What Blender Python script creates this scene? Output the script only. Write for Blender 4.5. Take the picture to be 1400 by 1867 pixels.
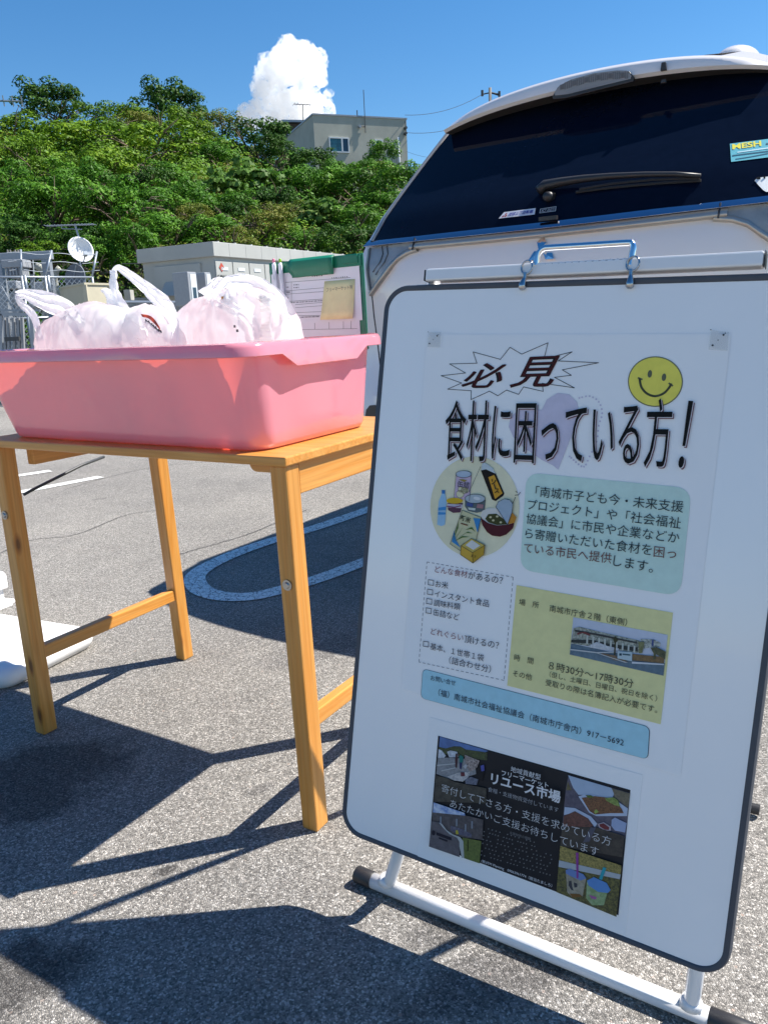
import bpy, bmesh, math, random
import numpy as np
from mathutils import Vector, Matrix, noise as mnoise
R = math.radians
random.seed(7)
rng = np.random.default_rng(7)
scene = bpy.context.scene
for o in list(bpy.data.objects):
    bpy.data.objects.remove(o)
col = scene.collection

# ------------------------------------------------------------------ camera
FPX, CX, CY = 1429.0, 700.0, 933.5            # focal length and centre in photo pixels (1400 x 1867)
ROLL = math.atan(-0.049)
_n = np.array([-math.sin(ROLL), math.cos(ROLL)])
PITCH = math.atan(-float(np.dot(np.array([0.0, 582.0 - CY]), _n)) / FPX)
F_ = np.array([0, math.cos(PITCH), -math.sin(PITCH)])
_D = np.array([0, -math.sin(PITCH), -math.cos(PITCH)])
_Rt = np.array([1.0, 0, 0])
X_ = math.cos(ROLL) * _Rt - math.sin(ROLL) * _D
Y_ = math.sin(ROLL) * _Rt + math.cos(ROLL) * _D
CAM = np.array([0.0, 0.0, 1.0])
cam_d = bpy.data.cameras.new('camera')
cam = bpy.data.objects.new('camera', cam_d)
col.objects.link(cam)
cam_d.sensor_fit = 'VERTICAL'
cam_d.sensor_height = 36.0
cam_d.lens = 36.0 * FPX / 1867.0
cam_d.clip_start = 0.05
cam_d.clip_end = 5000
m = Matrix.Identity(4)
for r in range(3):
    m[r][0], m[r][1], m[r][2], m[r][3] = X_[r], -Y_[r], -F_[r], CAM[r]
cam.matrix_world = m
scene.camera = cam

# ------------------------------------------------------------------ light
SUN_AZ, SUN_EL = 76.0, 53.4                   # azimuth clockwise from +Y
sun_dir = Vector((math.sin(R(SUN_AZ)) * math.cos(R(SUN_EL)), math.cos(R(SUN_AZ)) * math.cos(R(SUN_EL)), math.sin(R(SUN_EL))))
sl = bpy.data.lights.new('sun', 'SUN')
sl.energy = 5.0
sl.angle = R(0.53)
sl.color = (1.0, 0.945, 0.86)
so = bpy.data.objects.new('sun', sl)
col.objects.link(so)
so.rotation_euler = sun_dir.to_track_quat('Z', 'Y').to_euler()
so.location = (6, 2, 9)
world = bpy.data.worlds.new('World')
scene.world = world
world.use_nodes = True
nt = world.node_tree
nt.nodes.clear()
sky = nt.nodes.new('ShaderNodeTexSky')
sky.sky_type = 'NISHITA'
sky.sun_disc = False
sky.sun_elevation = R(SUN_EL)
sky.sun_rotation = R(SUN_AZ)
sky.altitude = 0
sky.air_density = 1.0
sky.dust_density = 0.0
sky.ozone_density = 3.0
bg = nt.nodes.new('ShaderNodeBackground')
bg.inputs[1].default_value = 0.079
wo = nt.nodes.new('ShaderNodeOutputWorld')
hs = nt.nodes.new('ShaderNodeHueSaturation')
hs.inputs['Saturation'].default_value = 1.30
nt.links.new(sky.outputs[0], hs.inputs['Color'])
nt.links.new(hs.outputs[0], bg.inputs[0])
nt.links.new(bg.outputs[0], wo.inputs[0])
scene.view_settings.view_transform = 'Standard'
scene.view_settings.look = 'None'
scene.view_settings.exposure = 0.93
scene.view_settings.gamma = 1.0
scene.cycles.max_bounces = 10
scene.cycles.transparent_max_bounces = 12
scene.cycles.volume_bounces = 10
scene.cycles.volume_step_rate = 2.0
scene.cycles.use_denoising = True

# ------------------------------------------------------------------ pixel geometry
def ray(x, y):
    return (x - CX) * X_ + (y - CY) * Y_ + FPX * F_
def G(x, y, z=0.0):                            # photo pixel -> point on the horizontal plane at height z
    d = ray(x, y); return CAM + d * (z - CAM[2]) / d[2]
def AT(x, y, dist):                            # photo pixel -> point at distance dist along +Y
    d = ray(x, y); return CAM + d * dist / d[1]
def ONPL(x, y, p0, n):                         # photo pixel -> point on a plane
    d = ray(x, y); p0 = np.asarray(p0); return CAM + d * float(np.dot(p0 - CAM, n) / np.dot(d, n))
def proj(P):
    v = np.asarray(P) - CAM; return np.array([CX + FPX * (v @ X_) / (v @ F_), CY + FPX * (v @ Y_) / (v @ F_)])
ZUP = np.array([0, 0, 1.0])
def unit(v):
    v = np.asarray(v, float); return v / np.linalg.norm(v)

# ------------------------------------------------------------------ materials
def newmat(name):
    m = bpy.data.materials.new(name); m.use_nodes = True
    nt = m.node_tree; b = nt.nodes['Principled BSDF']; return m, nt, b
def N(nt, t, **kw):
    n = nt.nodes.new(t)
    for k, v in kw.items():
        if k.startswith('i_'):
            n.inputs[k[2:].replace('_', ' ')].default_value = v
        else:
            setattr(n, k, v)
    return n
def ramp(nt, fac, stops):
    r = nt.nodes.new('ShaderNodeValToRGB')
    e = r.color_ramp.elements
    while len(e) < len(stops): e.new(0.5)
    for el, (p, c) in zip(e, stops):
        el.position = p; el.color = (c[0], c[1], c[2], 1)
    nt.links.new(fac, r.inputs[0]); return r
def mapping(nt, scale=(1, 1, 1), src='Object', rot=(0, 0, 0)):
    t = nt.nodes.new('ShaderNodeTexCoord'); mp = nt.nodes.new('ShaderNodeMapping')
    mp.inputs['Scale'].default_value = scale; mp.inputs['Rotation'].default_value = rot
    nt.links.new(t.outputs[src], mp.inputs[0]); return mp.outputs[0]
def plain(name, c, rough=0.5, metal=0.0, var=0.06, vs=30.0, bump=0.0, bs=200.0, coat=0.0, spec=0.5):
    m, nt, b = newmat(name)
    b.inputs['Roughness'].default_value = rough
    b.inputs['Metallic'].default_value = metal
    b.inputs['Coat Weight'].default_value = coat
    b.inputs['Specular IOR Level'].default_value = spec
    v = mapping(nt)
    n1 = N(nt, 'ShaderNodeTexNoise', i_Scale=vs, i_Detail=5.0, i_Roughness=0.6)
    nt.links.new(v, n1.inputs['Vector'])
    lo = [max(0, x * (1 - var)) for x in c]; hi = [min(1, x * (1 + var)) for x in c]
    r = ramp(nt, n1.outputs[0], [(0.3, lo), (0.7, hi)])
    nt.links.new(r.outputs[0], b.inputs['Base Color'])
    if bump > 0:
        n2 = N(nt, 'ShaderNodeTexNoise', i_Scale=bs, i_Detail=3.0)
        nt.links.new(v, n2.inputs['Vector'])
        bp = N(nt, 'ShaderNodeBump', i_Strength=bump, i_Distance=0.01)
        nt.links.new(n2.outputs[0], bp.inputs['Height']); nt.links.new(bp.outputs[0], b.inputs['Normal'])
    return m
_flat = {}
def ink(c, rough=0.55):
    k = tuple(round(x, 3) for x in c)
    if k not in _flat:
        _flat[k] = plain('print_%03d' % len(_flat), c, rough, var=0.05, vs=60, spec=0.18)
    return _flat[k]
def photo_print(c1, c2, scale=120.0):
    k = (tuple(c1), tuple(c2), scale)
    if k not in _flat:
        m, nt, b = newmat('photo_print_%03d' % len(_flat))
        v = mapping(nt)
        n1 = N(nt, 'ShaderNodeTexNoise', i_Scale=scale, i_Detail=6.0, i_Roughness=0.75)
        nt.links.new(v, n1.inputs['Vector'])
        r = ramp(nt, n1.outputs[0], [(0.38, c1), (0.62, c2)])
        nt.links.new(r.outputs[0], b.inputs['Base Color']); b.inputs['Roughness'].default_value = 0.5
        _flat[k] = m
    return _flat[k]

def asphalt():
    m, nt, b = newmat('asphalt')
    b.inputs['Roughness'].default_value = 0.85
    b.inputs['Specular IOR Level'].default_value = 0.3
    v = mapping(nt)
    nz = N(nt, 'ShaderNodeTexNoise', i_Scale=60.0, i_Detail=2.0)
    nt.links.new(v, nz.inputs['Vector'])
    vm = N(nt, 'ShaderNodeVectorMath', operation='MULTIPLY_ADD')
    nt.links.new(nz.outputs['Color'], vm.inputs[0]); vm.inputs[1].default_value = (0.006, 0.006, 0.0); nt.links.new(v, vm.inputs[2])
    vo = N(nt, 'ShaderNodeTexVoronoi', i_Scale=290.0, i_Randomness=1.0)
    nt.links.new(vm.outputs[0], vo.inputs['Vector'])
    ve = N(nt, 'ShaderNodeTexVoronoi', feature='DISTANCE_TO_EDGE', i_Scale=290.0)
    nt.links.new(vm.outputs[0], ve.inputs['Vector'])
    sep = N(nt, 'ShaderNodeSeparateColor'); nt.links.new(vo.outputs['Color'], sep.inputs[0])
    stone = ramp(nt, sep.outputs[0], [(0.0, (0.13, 0.124, 0.116)), (0.3, (0.235, 0.223, 0.206)), (0.75, (0.34, 0.322, 0.296)), (1.0, (0.60, 0.57, 0.53))])
    gap = ramp(nt, ve.outputs['Distance'], [(0.0, (0.42, 0.42, 0.43)), (0.12, (1, 1, 1))])
    mul = N(nt, 'ShaderNodeMixRGB', blend_type='MULTIPLY'); mul.inputs[0].default_value = 0.75
    nt.links.new(stone.outputs[0], mul.inputs[1]); nt.links.new(gap.outputs[0], mul.inputs[2])
    # scattered larger stones set in the fine grit
    vl = N(nt, 'ShaderNodeTexVoronoi', i_Scale=105.0); nt.links.new(vm.outputs[0], vl.inputs['Vector'])
    sl_ = N(nt, 'ShaderNodeSeparateColor'); nt.links.new(vl.outputs['Color'], sl_.inputs[0])
    thr = N(nt, 'ShaderNodeMath', operation='MULTIPLY_ADD'); nt.links.new(sl_.outputs[0], thr.inputs[0]); thr.inputs[1].default_value = 0.55; thr.inputs[2].default_value = -0.16
    ins = N(nt, 'ShaderNodeMath', operation='LESS_THAN'); nt.links.new(vl.outputs['Distance'], ins.inputs[0]); nt.links.new(thr.outputs[0], ins.inputs[1])
    big_c = ramp(nt, sl_.outputs[1], [(0.0, (0.20, 0.195, 0.19)), (0.5, (0.34, 0.33, 0.31)), (0.85, (0.50, 0.485, 0.46)), (1.0, (0.38, 0.29, 0.24))])
    mul2 = N(nt, 'ShaderNodeMixRGB'); nt.links.new(ins.outputs[0], mul2.inputs[0])
    nt.links.new(mul.outputs[0], mul2.inputs[1]); nt.links.new(big_c.outputs[0], mul2.inputs[2])
    # broad wear
    big = N(nt, 'ShaderNodeTexNoise', i_Scale=0.9, i_Detail=8.0, i_Roughness=0.66); nt.links.new(v, big.inputs['Vector'])
    wear = ramp(nt, big.outputs[0], [(0.3, (0.78, 0.78, 0.79)), (0.7, (1.16, 1.15, 1.13))])
    mul3 = N(nt, 'ShaderNodeMixRGB', blend_type='MULTIPLY'); mul3.inputs[0].default_value = 1
    nt.links.new(mul2.outputs[0], mul3.inputs[1]); nt.links.new(wear.outputs[0], mul3.inputs[2])
    last = mul3.outputs[0]
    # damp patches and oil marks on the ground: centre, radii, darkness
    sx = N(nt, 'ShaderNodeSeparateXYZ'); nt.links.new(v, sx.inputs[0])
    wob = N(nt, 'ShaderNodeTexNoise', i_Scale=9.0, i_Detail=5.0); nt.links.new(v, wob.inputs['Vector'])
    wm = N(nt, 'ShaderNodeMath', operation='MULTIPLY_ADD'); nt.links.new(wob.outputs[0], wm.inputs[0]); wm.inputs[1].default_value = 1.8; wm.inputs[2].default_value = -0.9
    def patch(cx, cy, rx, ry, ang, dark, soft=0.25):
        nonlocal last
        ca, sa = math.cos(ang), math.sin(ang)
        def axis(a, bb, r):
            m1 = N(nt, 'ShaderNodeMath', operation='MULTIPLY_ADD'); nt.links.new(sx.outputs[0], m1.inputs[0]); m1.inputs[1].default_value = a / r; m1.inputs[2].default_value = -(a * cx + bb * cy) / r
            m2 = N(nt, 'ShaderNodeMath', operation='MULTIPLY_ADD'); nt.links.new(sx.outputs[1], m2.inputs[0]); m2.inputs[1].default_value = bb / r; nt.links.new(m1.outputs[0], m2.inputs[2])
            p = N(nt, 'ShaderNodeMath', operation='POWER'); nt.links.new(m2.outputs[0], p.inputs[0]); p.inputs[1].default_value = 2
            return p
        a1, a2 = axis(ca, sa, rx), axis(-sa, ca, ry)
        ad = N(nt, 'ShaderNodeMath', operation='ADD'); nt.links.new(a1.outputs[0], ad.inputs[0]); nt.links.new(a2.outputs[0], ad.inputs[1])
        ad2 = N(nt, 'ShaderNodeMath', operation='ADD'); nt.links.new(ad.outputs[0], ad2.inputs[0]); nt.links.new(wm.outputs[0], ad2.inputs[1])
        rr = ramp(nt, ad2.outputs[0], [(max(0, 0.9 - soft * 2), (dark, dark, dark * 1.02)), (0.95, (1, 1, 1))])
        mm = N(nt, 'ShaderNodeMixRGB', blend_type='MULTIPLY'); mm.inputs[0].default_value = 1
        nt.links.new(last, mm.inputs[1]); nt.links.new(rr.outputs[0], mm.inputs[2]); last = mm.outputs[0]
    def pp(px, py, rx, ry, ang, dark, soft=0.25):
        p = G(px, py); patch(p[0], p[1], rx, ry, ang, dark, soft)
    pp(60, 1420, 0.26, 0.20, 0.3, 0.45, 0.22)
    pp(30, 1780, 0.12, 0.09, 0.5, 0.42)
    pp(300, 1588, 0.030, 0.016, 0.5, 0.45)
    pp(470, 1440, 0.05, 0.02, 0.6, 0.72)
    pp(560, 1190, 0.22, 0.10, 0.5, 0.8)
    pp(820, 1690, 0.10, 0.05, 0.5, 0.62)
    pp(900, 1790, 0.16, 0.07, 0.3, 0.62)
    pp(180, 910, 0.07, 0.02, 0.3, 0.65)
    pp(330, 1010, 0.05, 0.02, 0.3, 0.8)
    nt.links.new(last, b.inputs['Base Color'])
    bp = N(nt, 'ShaderNodeBump', i_Strength=0.7, i_Distance=0.0022)
    hm = N(nt, 'ShaderNodeMath', operation='MULTIPLY_ADD')
    r2 = ramp(nt, ve.outputs['Distance'], [(0.0, (0, 0, 0)), (0.25, (1, 1, 1))])
    nt.links.new(sep.outputs[2], hm.inputs[0]); hm.inputs[1].default_value = 0.8; nt.links.new(r2.outputs[0], hm.inputs[2])
    nt.links.new(hm.outputs[0], bp.inputs['Height']); nt.links.new(bp.outputs[0], b.inputs['Normal'])
    return m

def paint_marking():
    m, nt, b = newmat('worn_white_paint')
    b.inputs['Roughness'].default_value = 0.8
    v = mapping(nt)
    ve = N(nt, 'ShaderNodeTexVoronoi', feature='DISTANCE_TO_EDGE', i_Scale=26.0); 
    nz = N(nt, 'ShaderNodeTexNoise', i_Scale=25.0, i_Detail=4.0); nt.links.new(v, nz.inputs['Vector'])
    vm = N(nt, 'ShaderNodeVectorMath', operation='MULTIPLY_ADD'); nt.links.new(nz.outputs['Color'], vm.inputs[0]); vm.inputs[1].default_value = (0.05, 0.05, 0.05); nt.links.new(v, vm.inputs[2])
    nt.links.new(vm.outputs[0], ve.inputs['Vector'])
    r = ramp(nt, ve.outputs['Distance'], [(0.0, (0.10, 0.10, 0.10)), (0.012, (0.16, 0.16, 0.16)), (0.035, (0.74, 0.74, 0.71))])
    n2 = N(nt, 'ShaderNodeTexNoise', i_Scale=140.0, i_Detail=4.0); nt.links.new(v, n2.inputs['Vector'])
    r2 = ramp(nt, n2.outputs[0], [(0.33, (0.35, 0.35, 0.36)), (0.47, (1.1, 1.1, 1.1))])
    mm = N(nt, 'ShaderNodeMixRGB', blend_type='MULTIPLY'); mm.inputs[0].default_value = 1
    nt.links.new(r.outputs[0], mm.inputs[1]); nt.links.new(r2.outputs[0], mm.inputs[2])
    nt.links.new(mm.outputs[0], b.inputs['Base Color'])
    return m

def wood(name, axis, dark=1.0):
    """Varnished pine; axis = world direction of the grain."""
    m, nt, b = newmat(name)
    b.inputs['Roughness'].default_value = 0.38
    b.inputs['Coat Weight'].default_value = 0.25
    b.inputs['Coat Roughness'].default_value = 0.25
    ax = Vector(axis).normalized()
    q = ax.to_track_quat('X', 'Z').to_euler()
    t = nt.nodes.new('ShaderNodeTexCoord')
    mp0 = N(nt, 'ShaderNodeMapping', vector_type='TEXTURE'); mp0.inputs['Rotation'].default_value = q
    nt.links.new(t.outputs['Object'], mp0.inputs[0])
    oi = N(nt, 'ShaderNodeObjectInfo')
    sh = N(nt, 'ShaderNodeVectorMath', operation='MULTIPLY_ADD'); 
    cmb = N(nt, 'ShaderNodeCombineXYZ'); 
    for i in range(3): nt.links.new(oi.outputs['Random'], cmb.inputs[i])
    nt.links.new(cmb.outputs[0], sh.inputs[0]); sh.inputs[1].default_value = (7.0, 3.0, 5.0); nt.links.new(mp0.outputs[0], sh.inputs[2])
    mp = N(nt, 'ShaderNodeMapping'); mp.inputs['Scale'].default_value = (1.1, 22.0, 22.0)
    nt.links.new(sh.outputs[0], mp.inputs[0])
    n1 = N(nt, 'ShaderNodeTexNoise', i_Scale=1.0, i_Detail=3.0, i_Distortion=0.7); nt.links.new(mp.outputs[0], n1.inputs['Vector'])
    w = N(nt, 'ShaderNodeMath', operation='MULTIPLY'); nt.links.new(n1.outputs[0], w.inputs[0]); w.inputs[1].default_value = 9.0
    fr = N(nt, 'ShaderNodeMath', operation='PINGPONG'); nt.links.new(w.outputs[0], fr.inputs[0]); fr.inputs[1].default_value = 1.0
    d = dark
    c = ramp(nt, fr.outputs[0], [(0.0, (0.66 * d, 0.315 * d, 0.075 * d)), (0.6, (0.62 * d, 0.285 * d, 0.064 * d)), (1.0, (0.60 * d, 0.245 * d, 0.040 * d))])
    mp2 = N(nt, 'ShaderNodeMapping'); mp2.inputs['Scale'].default_value = (4.0, 170.0, 170.0); nt.links.new(sh.outputs[0], mp2.inputs[0])
    n2 = N(nt, 'ShaderNodeTexNoise', i_Scale=1.0, i_Detail=2.0); nt.links.new(mp2.outputs[0], n2.inputs['Vector'])
    fib = ramp(nt, n2.outputs[0], [(0.3, (0.86, 0.84, 0.8)), (0.7, (1.08, 1.08, 1.08))])
    mul = N(nt, 'ShaderNodeMixRGB', blend_type='MULTIPLY'); mul.inputs[0].default_value = 1
    nt.links.new(c.outputs[0], mul.inputs[1]); nt.links.new(fib.outputs[0], mul.inputs[2])
    # knots
    mp3 = N(nt, 'ShaderNodeMapping'); mp3.inputs['Scale'].default_value = (5.0, 14.0, 14.0); nt.links.new(sh.outputs[0], mp3.inputs[0])
    vk = N(nt, 'ShaderNodeTexVoronoi', i_Scale=1.0); nt.links.new(mp3.outputs[0], vk.inputs['Vector'])
    kn = ramp(nt, vk.outputs['Distance'], [(0.07, (0.16, 0.10, 0.06)), (0.10, (0.55, 0.42, 0.3)), (0.17, (1, 1, 1))])
    mul2 = N(nt, 'ShaderNodeMixRGB', blend_type='MULTIPLY'); mul2.inputs[0].default_value = 0.85
    nt.links.new(mul.outputs[0], mul2.inputs[1]); nt.links.new(kn.outputs[0], mul2.inputs[2])
    nt.links.new(mul2.outputs[0], b.inputs['Base Color'])
    bp = N(nt, 'ShaderNodeBump', i_Strength=0.12, i_Distance=0.002); nt.links.new(n2.outputs[0], bp.inputs['Height']); nt.links.new(bp.outputs[0], b.inputs['Normal'])
    return m

def thin_plastic(name, diff, trans, tfac, rough=0.3, spec=0.5, clear=0.0, noise_amt=0.0):
    m, nt, b = newmat(name)
    b.inputs['Base Color'].default_value = (*diff, 1); b.inputs['Roughness'].default_value = rough; b.inputs['Specular IOR Level'].default_value = spec
    v = mapping(nt)
    n1 = N(nt, 'ShaderNodeTexNoise', i_Scale=6.0, i_Detail=3.0); nt.links.new(v, n1.inputs['Vector'])
    r = ramp(nt, n1.outputs[0], [(0.3, [x * (1 - noise_amt) for x in diff]), (0.7, diff)])
    nt.links.new(r.outputs[0], b.inputs['Base Color'])
    tr = N(nt, 'ShaderNodeBsdfTranslucent'); tr.inputs[0].default_value = (*trans, 1)
    mx = N(nt, 'ShaderNodeMixShader'); mx.inputs[0].default_value = tfac
    out = nt.nodes['Material Output']
    nt.links.new(b.outputs[0], mx.inputs[1]); nt.links.new(tr.outputs[0], mx.inputs[2])
    last = mx.outputs[0]
    if clear > 0:
        tp = N(nt, 'ShaderNodeBsdfTransparent'); m2 = N(nt, 'ShaderNodeMixShader'); m2.inputs[0].default_value = clear
        nt.links.new(last, m2.inputs[1]); nt.links.new(tp.outputs[0], m2.inputs[2]); last = m2.outputs[0]
    nt.links.new(last, out.inputs[0])
    return m

def leafmat(name, stops, tl=0.35):
    m, nt, b = newmat(name)
    b.inputs['Roughness'].default_value = 0.55
    b.inputs['Specular IOR Level'].default_value = 0.16
    g = N(nt, 'ShaderNodeNewGeometry')
    v = mapping(nt)
    n1 = N(nt, 'ShaderNodeTexNoise', i_Scale=0.45, i_Detail=3.0); nt.links.new(v, n1.inputs['Vector'])
    ad = N(nt, 'ShaderNodeMath', operation='MULTIPLY_ADD'); nt.links.new(g.outputs['Random Per Island'], ad.inputs[0]); ad.inputs[1].default_value = 0.45
    sc = N(nt, 'ShaderNodeMath', operation='MULTIPLY_ADD'); nt.links.new(n1.outputs[0], sc.inputs[0]); sc.inputs[1].default_value = 1.5; sc.inputs[2].default_value = -0.48
    nt.links.new(sc.outputs[0], ad.inputs[2])
    r = ramp(nt, ad.outputs[0], stops)
    nt.links.new(r.outputs[0], b.inputs['Base Color'])
    tr = N(nt, 'ShaderNodeBsdfTranslucent'); nt.links.new(r.outputs[0], tr.inputs[0])
    mx = N(nt, 'ShaderNodeMixShader'); mx.inputs[0].default_value = tl
    nt.links.new(b.outputs[0], mx.inputs[1]); nt.links.new(tr.outputs[0], mx.inputs[2])
    nt.links.new(mx.outputs[0], nt.nodes['Material Output'].inputs[0])
    return m

# ------------------------------------------------------------------ objects
def wloc(o):
    v = Vector((0, 0, 0))
    while o is not None:
        v += o.location; o = o.parent
    return v
def thing(name, label, cat, loc=(0, 0, 0), group=None):
    o = bpy.data.objects.new(name, None); col.objects.link(o)
    o.location = Vector([float(x) for x in loc]); o.empty_display_size = 0.1
    o['label'] = label; o['category'] = cat
    if group: o['group'] = group
    return o
def tag(o, label=None, cat=None, group=None, kind=None):
    for k, v in (('label', label), ('category', cat), ('group', group), ('kind', kind)):
        if v: o[k] = v
    return o

class MB:
    def __init__(s): s.v = []; s.f = []
    def add(s, vs, fs):
        k = len(s.v); s.v += [tuple(float(c) for c in p) for p in vs]; s.f += [tuple(i + k for i in f) for f in fs]; return s
    def box8(s, p):                             # p: 8 corners, bottom ring then top ring
        return s.add(p, [(3, 2, 1, 0), (4, 5, 6, 7), (0, 1, 5, 4), (1, 2, 6, 5), (2, 3, 7, 6), (3, 0, 4, 7)])
    def box(s, c, ax, h):                       # centre, three axes, half sizes
        c = np.asarray(c, float); a, b, d = [np.asarray(x, float) * q for x, q in zip(ax, h)]
        return s.box8([c - a - b - d, c + a - b - d, c + a + b - d, c - a + b - d, c - a - b + d, c + a - b + d, c + a + b + d, c - a + b + d])
    def bar(s, p, q, w, h, up=ZUP):             # rectangular bar from p to q
        p = np.asarray(p, float); q = np.asarray(q, float); d = unit(q - p); up = np.asarray(up, float)
        if abs(d @ unit(up)) > 0.98: up = np.array([1.0, 0, 0])
        sd = unit(np.cross(d, up)); u2 = np.cross(sd, d)
        return s.box((p + q) / 2, (d, sd, u2), (np.linalg.norm(q - p) / 2, w / 2, h / 2))
    def tube(s, pts, r, n=10, cap=True):
        P = [np.asarray(p, float) for p in pts]; rr = r if hasattr(r, '__len__') else [r] * len(P)
        prev = None; k = len(s.v); m = len(P)
        for i, p in enumerate(P):
            d = unit(P[min(i + 1, m - 1)] - P[max(i - 1, 0)])
            if prev is None:
                a = np.cross(d, ZUP if abs(d[2]) < 0.9 else np.array([1.0, 0, 0]))
            else:
                a = prev - d * (prev @ d)
            a = unit(a); prev = a; b = np.cross(d, a)
            for j in range(n):
                t = 2 * math.pi * j / n
                s.v.append(tuple(p + rr[i] * (math.cos(t) * a + math.sin(t) * b)))
        for i in range(m - 1):
            for j in range(n):
                j2 = (j + 1) % n
                s.f.append((k + i * n + j, k + i * n + j2, k + (i + 1) * n + j2, k + (i + 1) * n + j))
        if cap:
            s.f.append(tuple(k + j for j in range(n))[::-1]); s.f.append(tuple(k + (m - 1) * n + j for j in range(n)))
        return s
    def prism(s, pts, dvec):                    # polygon (3-D points) extruded by dvec
        P = [np.asarray(p, float) for p in pts]; n = len(P); d = np.asarray(dvec, float)
        return s.add(P + [p + d for p in P], [tuple(range(n))[::-1], tuple(range(n, 2 * n))] + [(i, (i + 1) % n, (i + 1) % n + n, i + n) for i in range(n)])
    def poly(s, pts):
        return s.add(pts, [tuple(range(len(pts)))])
    def grid(s, rows, close=False):
        k = len(s.v); n = len(rows[0])
        for r in rows: s.v += [tuple(float(c) for c in p) for p in r]
        for i in range(len(rows) - 1):
            for j in range(n if close else n - 1):
                j2 = (j + 1) % n
                s.f.append((k + i * n + j, k + i * n + j2, k + (i + 1) * n + j2, k + (i + 1) * n + j))
        return s
    def disc(s, c, a, b, ra, rb=None, n=32, t0=0.0, t1=2 * math.pi):
        rb = rb or ra
        full = abs(t1 - t0 - 2 * math.pi) < 1e-6
        pts = [np.asarray(c) + ra * math.cos(t0 + (t1 - t0) * i / (n if full else n - 1)) * np.asarray(a) + rb * math.sin(t0 + (t1 - t0) * i / (n if full else n - 1)) * np.asarray(b) for i in range(n)]
        return s.poly(pts)
    def build(s, name, mat, parent=None, smooth=False, bevel=0.0, seg=2, auto=None, solid=0.0, subd=0, loc=None):
        me = bpy.data.meshes.new(name)
        off = np.array(wloc(parent)) if parent is not None else (np.array(loc, float) if loc is not None else np.zeros(3))
        me.from_pydata([tuple(np.array(p) - off) for p in s.v], [], s.f)
        bm = bmesh.new(); bm.from_mesh(me); bmesh.ops.recalc_face_normals(bm, faces=bm.faces); bm.to_mesh(me); bm.free()
        o = bpy.data.objects.new(name, me); col.objects.link(o)
        if parent is not None: o.parent = parent
        elif loc is not None: o.location = Vector([float(x) for x in loc])
        for mt in (mat if isinstance(mat, (list, tuple)) else [mat]): me.materials.append(mt)
        if smooth or auto:
            me.polygons.foreach_set('use_smooth', [True] * len(me.polygons))
            if auto: me.set_sharp_from_angle(angle=R(auto))
        if solid: md = o.modifiers.new('solid', 'SOLIDIFY'); md.thickness = solid; md.offset = 0
        if subd: md = o.modifiers.new('sub', 'SUBSURF'); md.levels = subd; md.render_levels = subd
        if bevel: md = o.modifiers.new('bevel', 'BEVEL'); md.width = bevel; md.segments = seg; md.limit_method = 'ANGLE'; md.angle_limit = R(40)
        return o

_tc = {}
def glyphs(body, bold=0.0, shear=0.0):
    """Flat outline mesh of a line of writing, scaled to the unit box."""
    k = (body, bold, shear)
    if k not in _tc:
        c = bpy.data.curves.new('writing', 'FONT'); c.body = body; c.offset = bold; c.shear = shear; c.resolution_u = 3
        o = bpy.data.objects.new('writing', c); col.objects.link(o)
        bpy.context.view_layer.update()
        me = bpy.data.meshes.new_from_object(o.evaluated_get(bpy.context.evaluated_depsgraph_get()))
        V = np.array([v.co[:] for v in me.vertices]); Fc = [tuple(p.vertices) for p in me.polygons]
        bpy.data.objects.remove(o); bpy.data.curves.remove(c); bpy.data.meshes.remove(me)
        mn, mx = V.min(0), V.max(0)
        asp = (mx[1] - mn[1]) / (mx[0] - mn[0])
        V = (V - mn) / np.maximum(mx - mn, 1e-9)
        _tc[k] = (V, Fc, asp)
    return _tc[k]

# ================================================================== SETTING
MAT = {}
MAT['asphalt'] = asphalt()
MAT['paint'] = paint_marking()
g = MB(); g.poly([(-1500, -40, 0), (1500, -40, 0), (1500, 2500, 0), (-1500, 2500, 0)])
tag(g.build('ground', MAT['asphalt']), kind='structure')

def ribbon(pts, w, z, closed=False):
    P = [np.array([p[0], p[1]]) for p in pts]; n = len(P); L, Rr = [], []
    for i in range(n):
        d = unit(P[min(i + 1, n - 1)] - P[max(i - 1, 0)]); nn = np.array([-d[1], d[0]])
        L.append((*(P[i] + nn * w / 2), z)); Rr.append((*(P[i] - nn * w / 2), z))
    return [L, Rr]
def smooth_path(P, k=6):
    P = [np.asarray(p, float) for p in P]; out = []
    for i in range(len(P) - 1):
        p0, p1, p2, p3 = P[max(i - 1, 0)], P[i], P[i + 1], P[min(i + 2, len(P) - 1)]
        for j in range(k):
            t = j / k
            out.append(0.5 * ((2 * p1) + (-p0 + p2) * t + (2 * p0 - 5 * p1 + 4 * p2 - p3) * t * t + (-p0 + 3 * p1 - 3 * p2 + p3) * t ** 3))
    out.append(P[-1]); return out
loop_px = [(800, 885), (740, 905), (668, 931), (600, 955), (540, 974), (480, 992), (420, 1014), (375, 1036), (356, 1054), (364, 1074), (392, 1086), (430, 1090), (470, 1087), (515, 1076), (560, 1063), (610, 1046), (660, 1027), (760, 990), (840, 960)]
mk = MB(); mk.grid(ribbon(smooth_path([G(*p)[:2] for p in loop_px]), 0.088, 0.004))
tag(mk.build('road_marking', MAT['paint']), kind='structure')
for a, b in (((-260, 912), (93, 859)), ((-260, 955), (184, 870)), ((300, 812), (680, 742))):
    mk = MB(); mk.grid(ribbon([G(*a)[:2], G(*b)[:2]], 0.10, 0.004)); tag(mk.build('road_marking', MAT['paint']), kind='structure')

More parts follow.
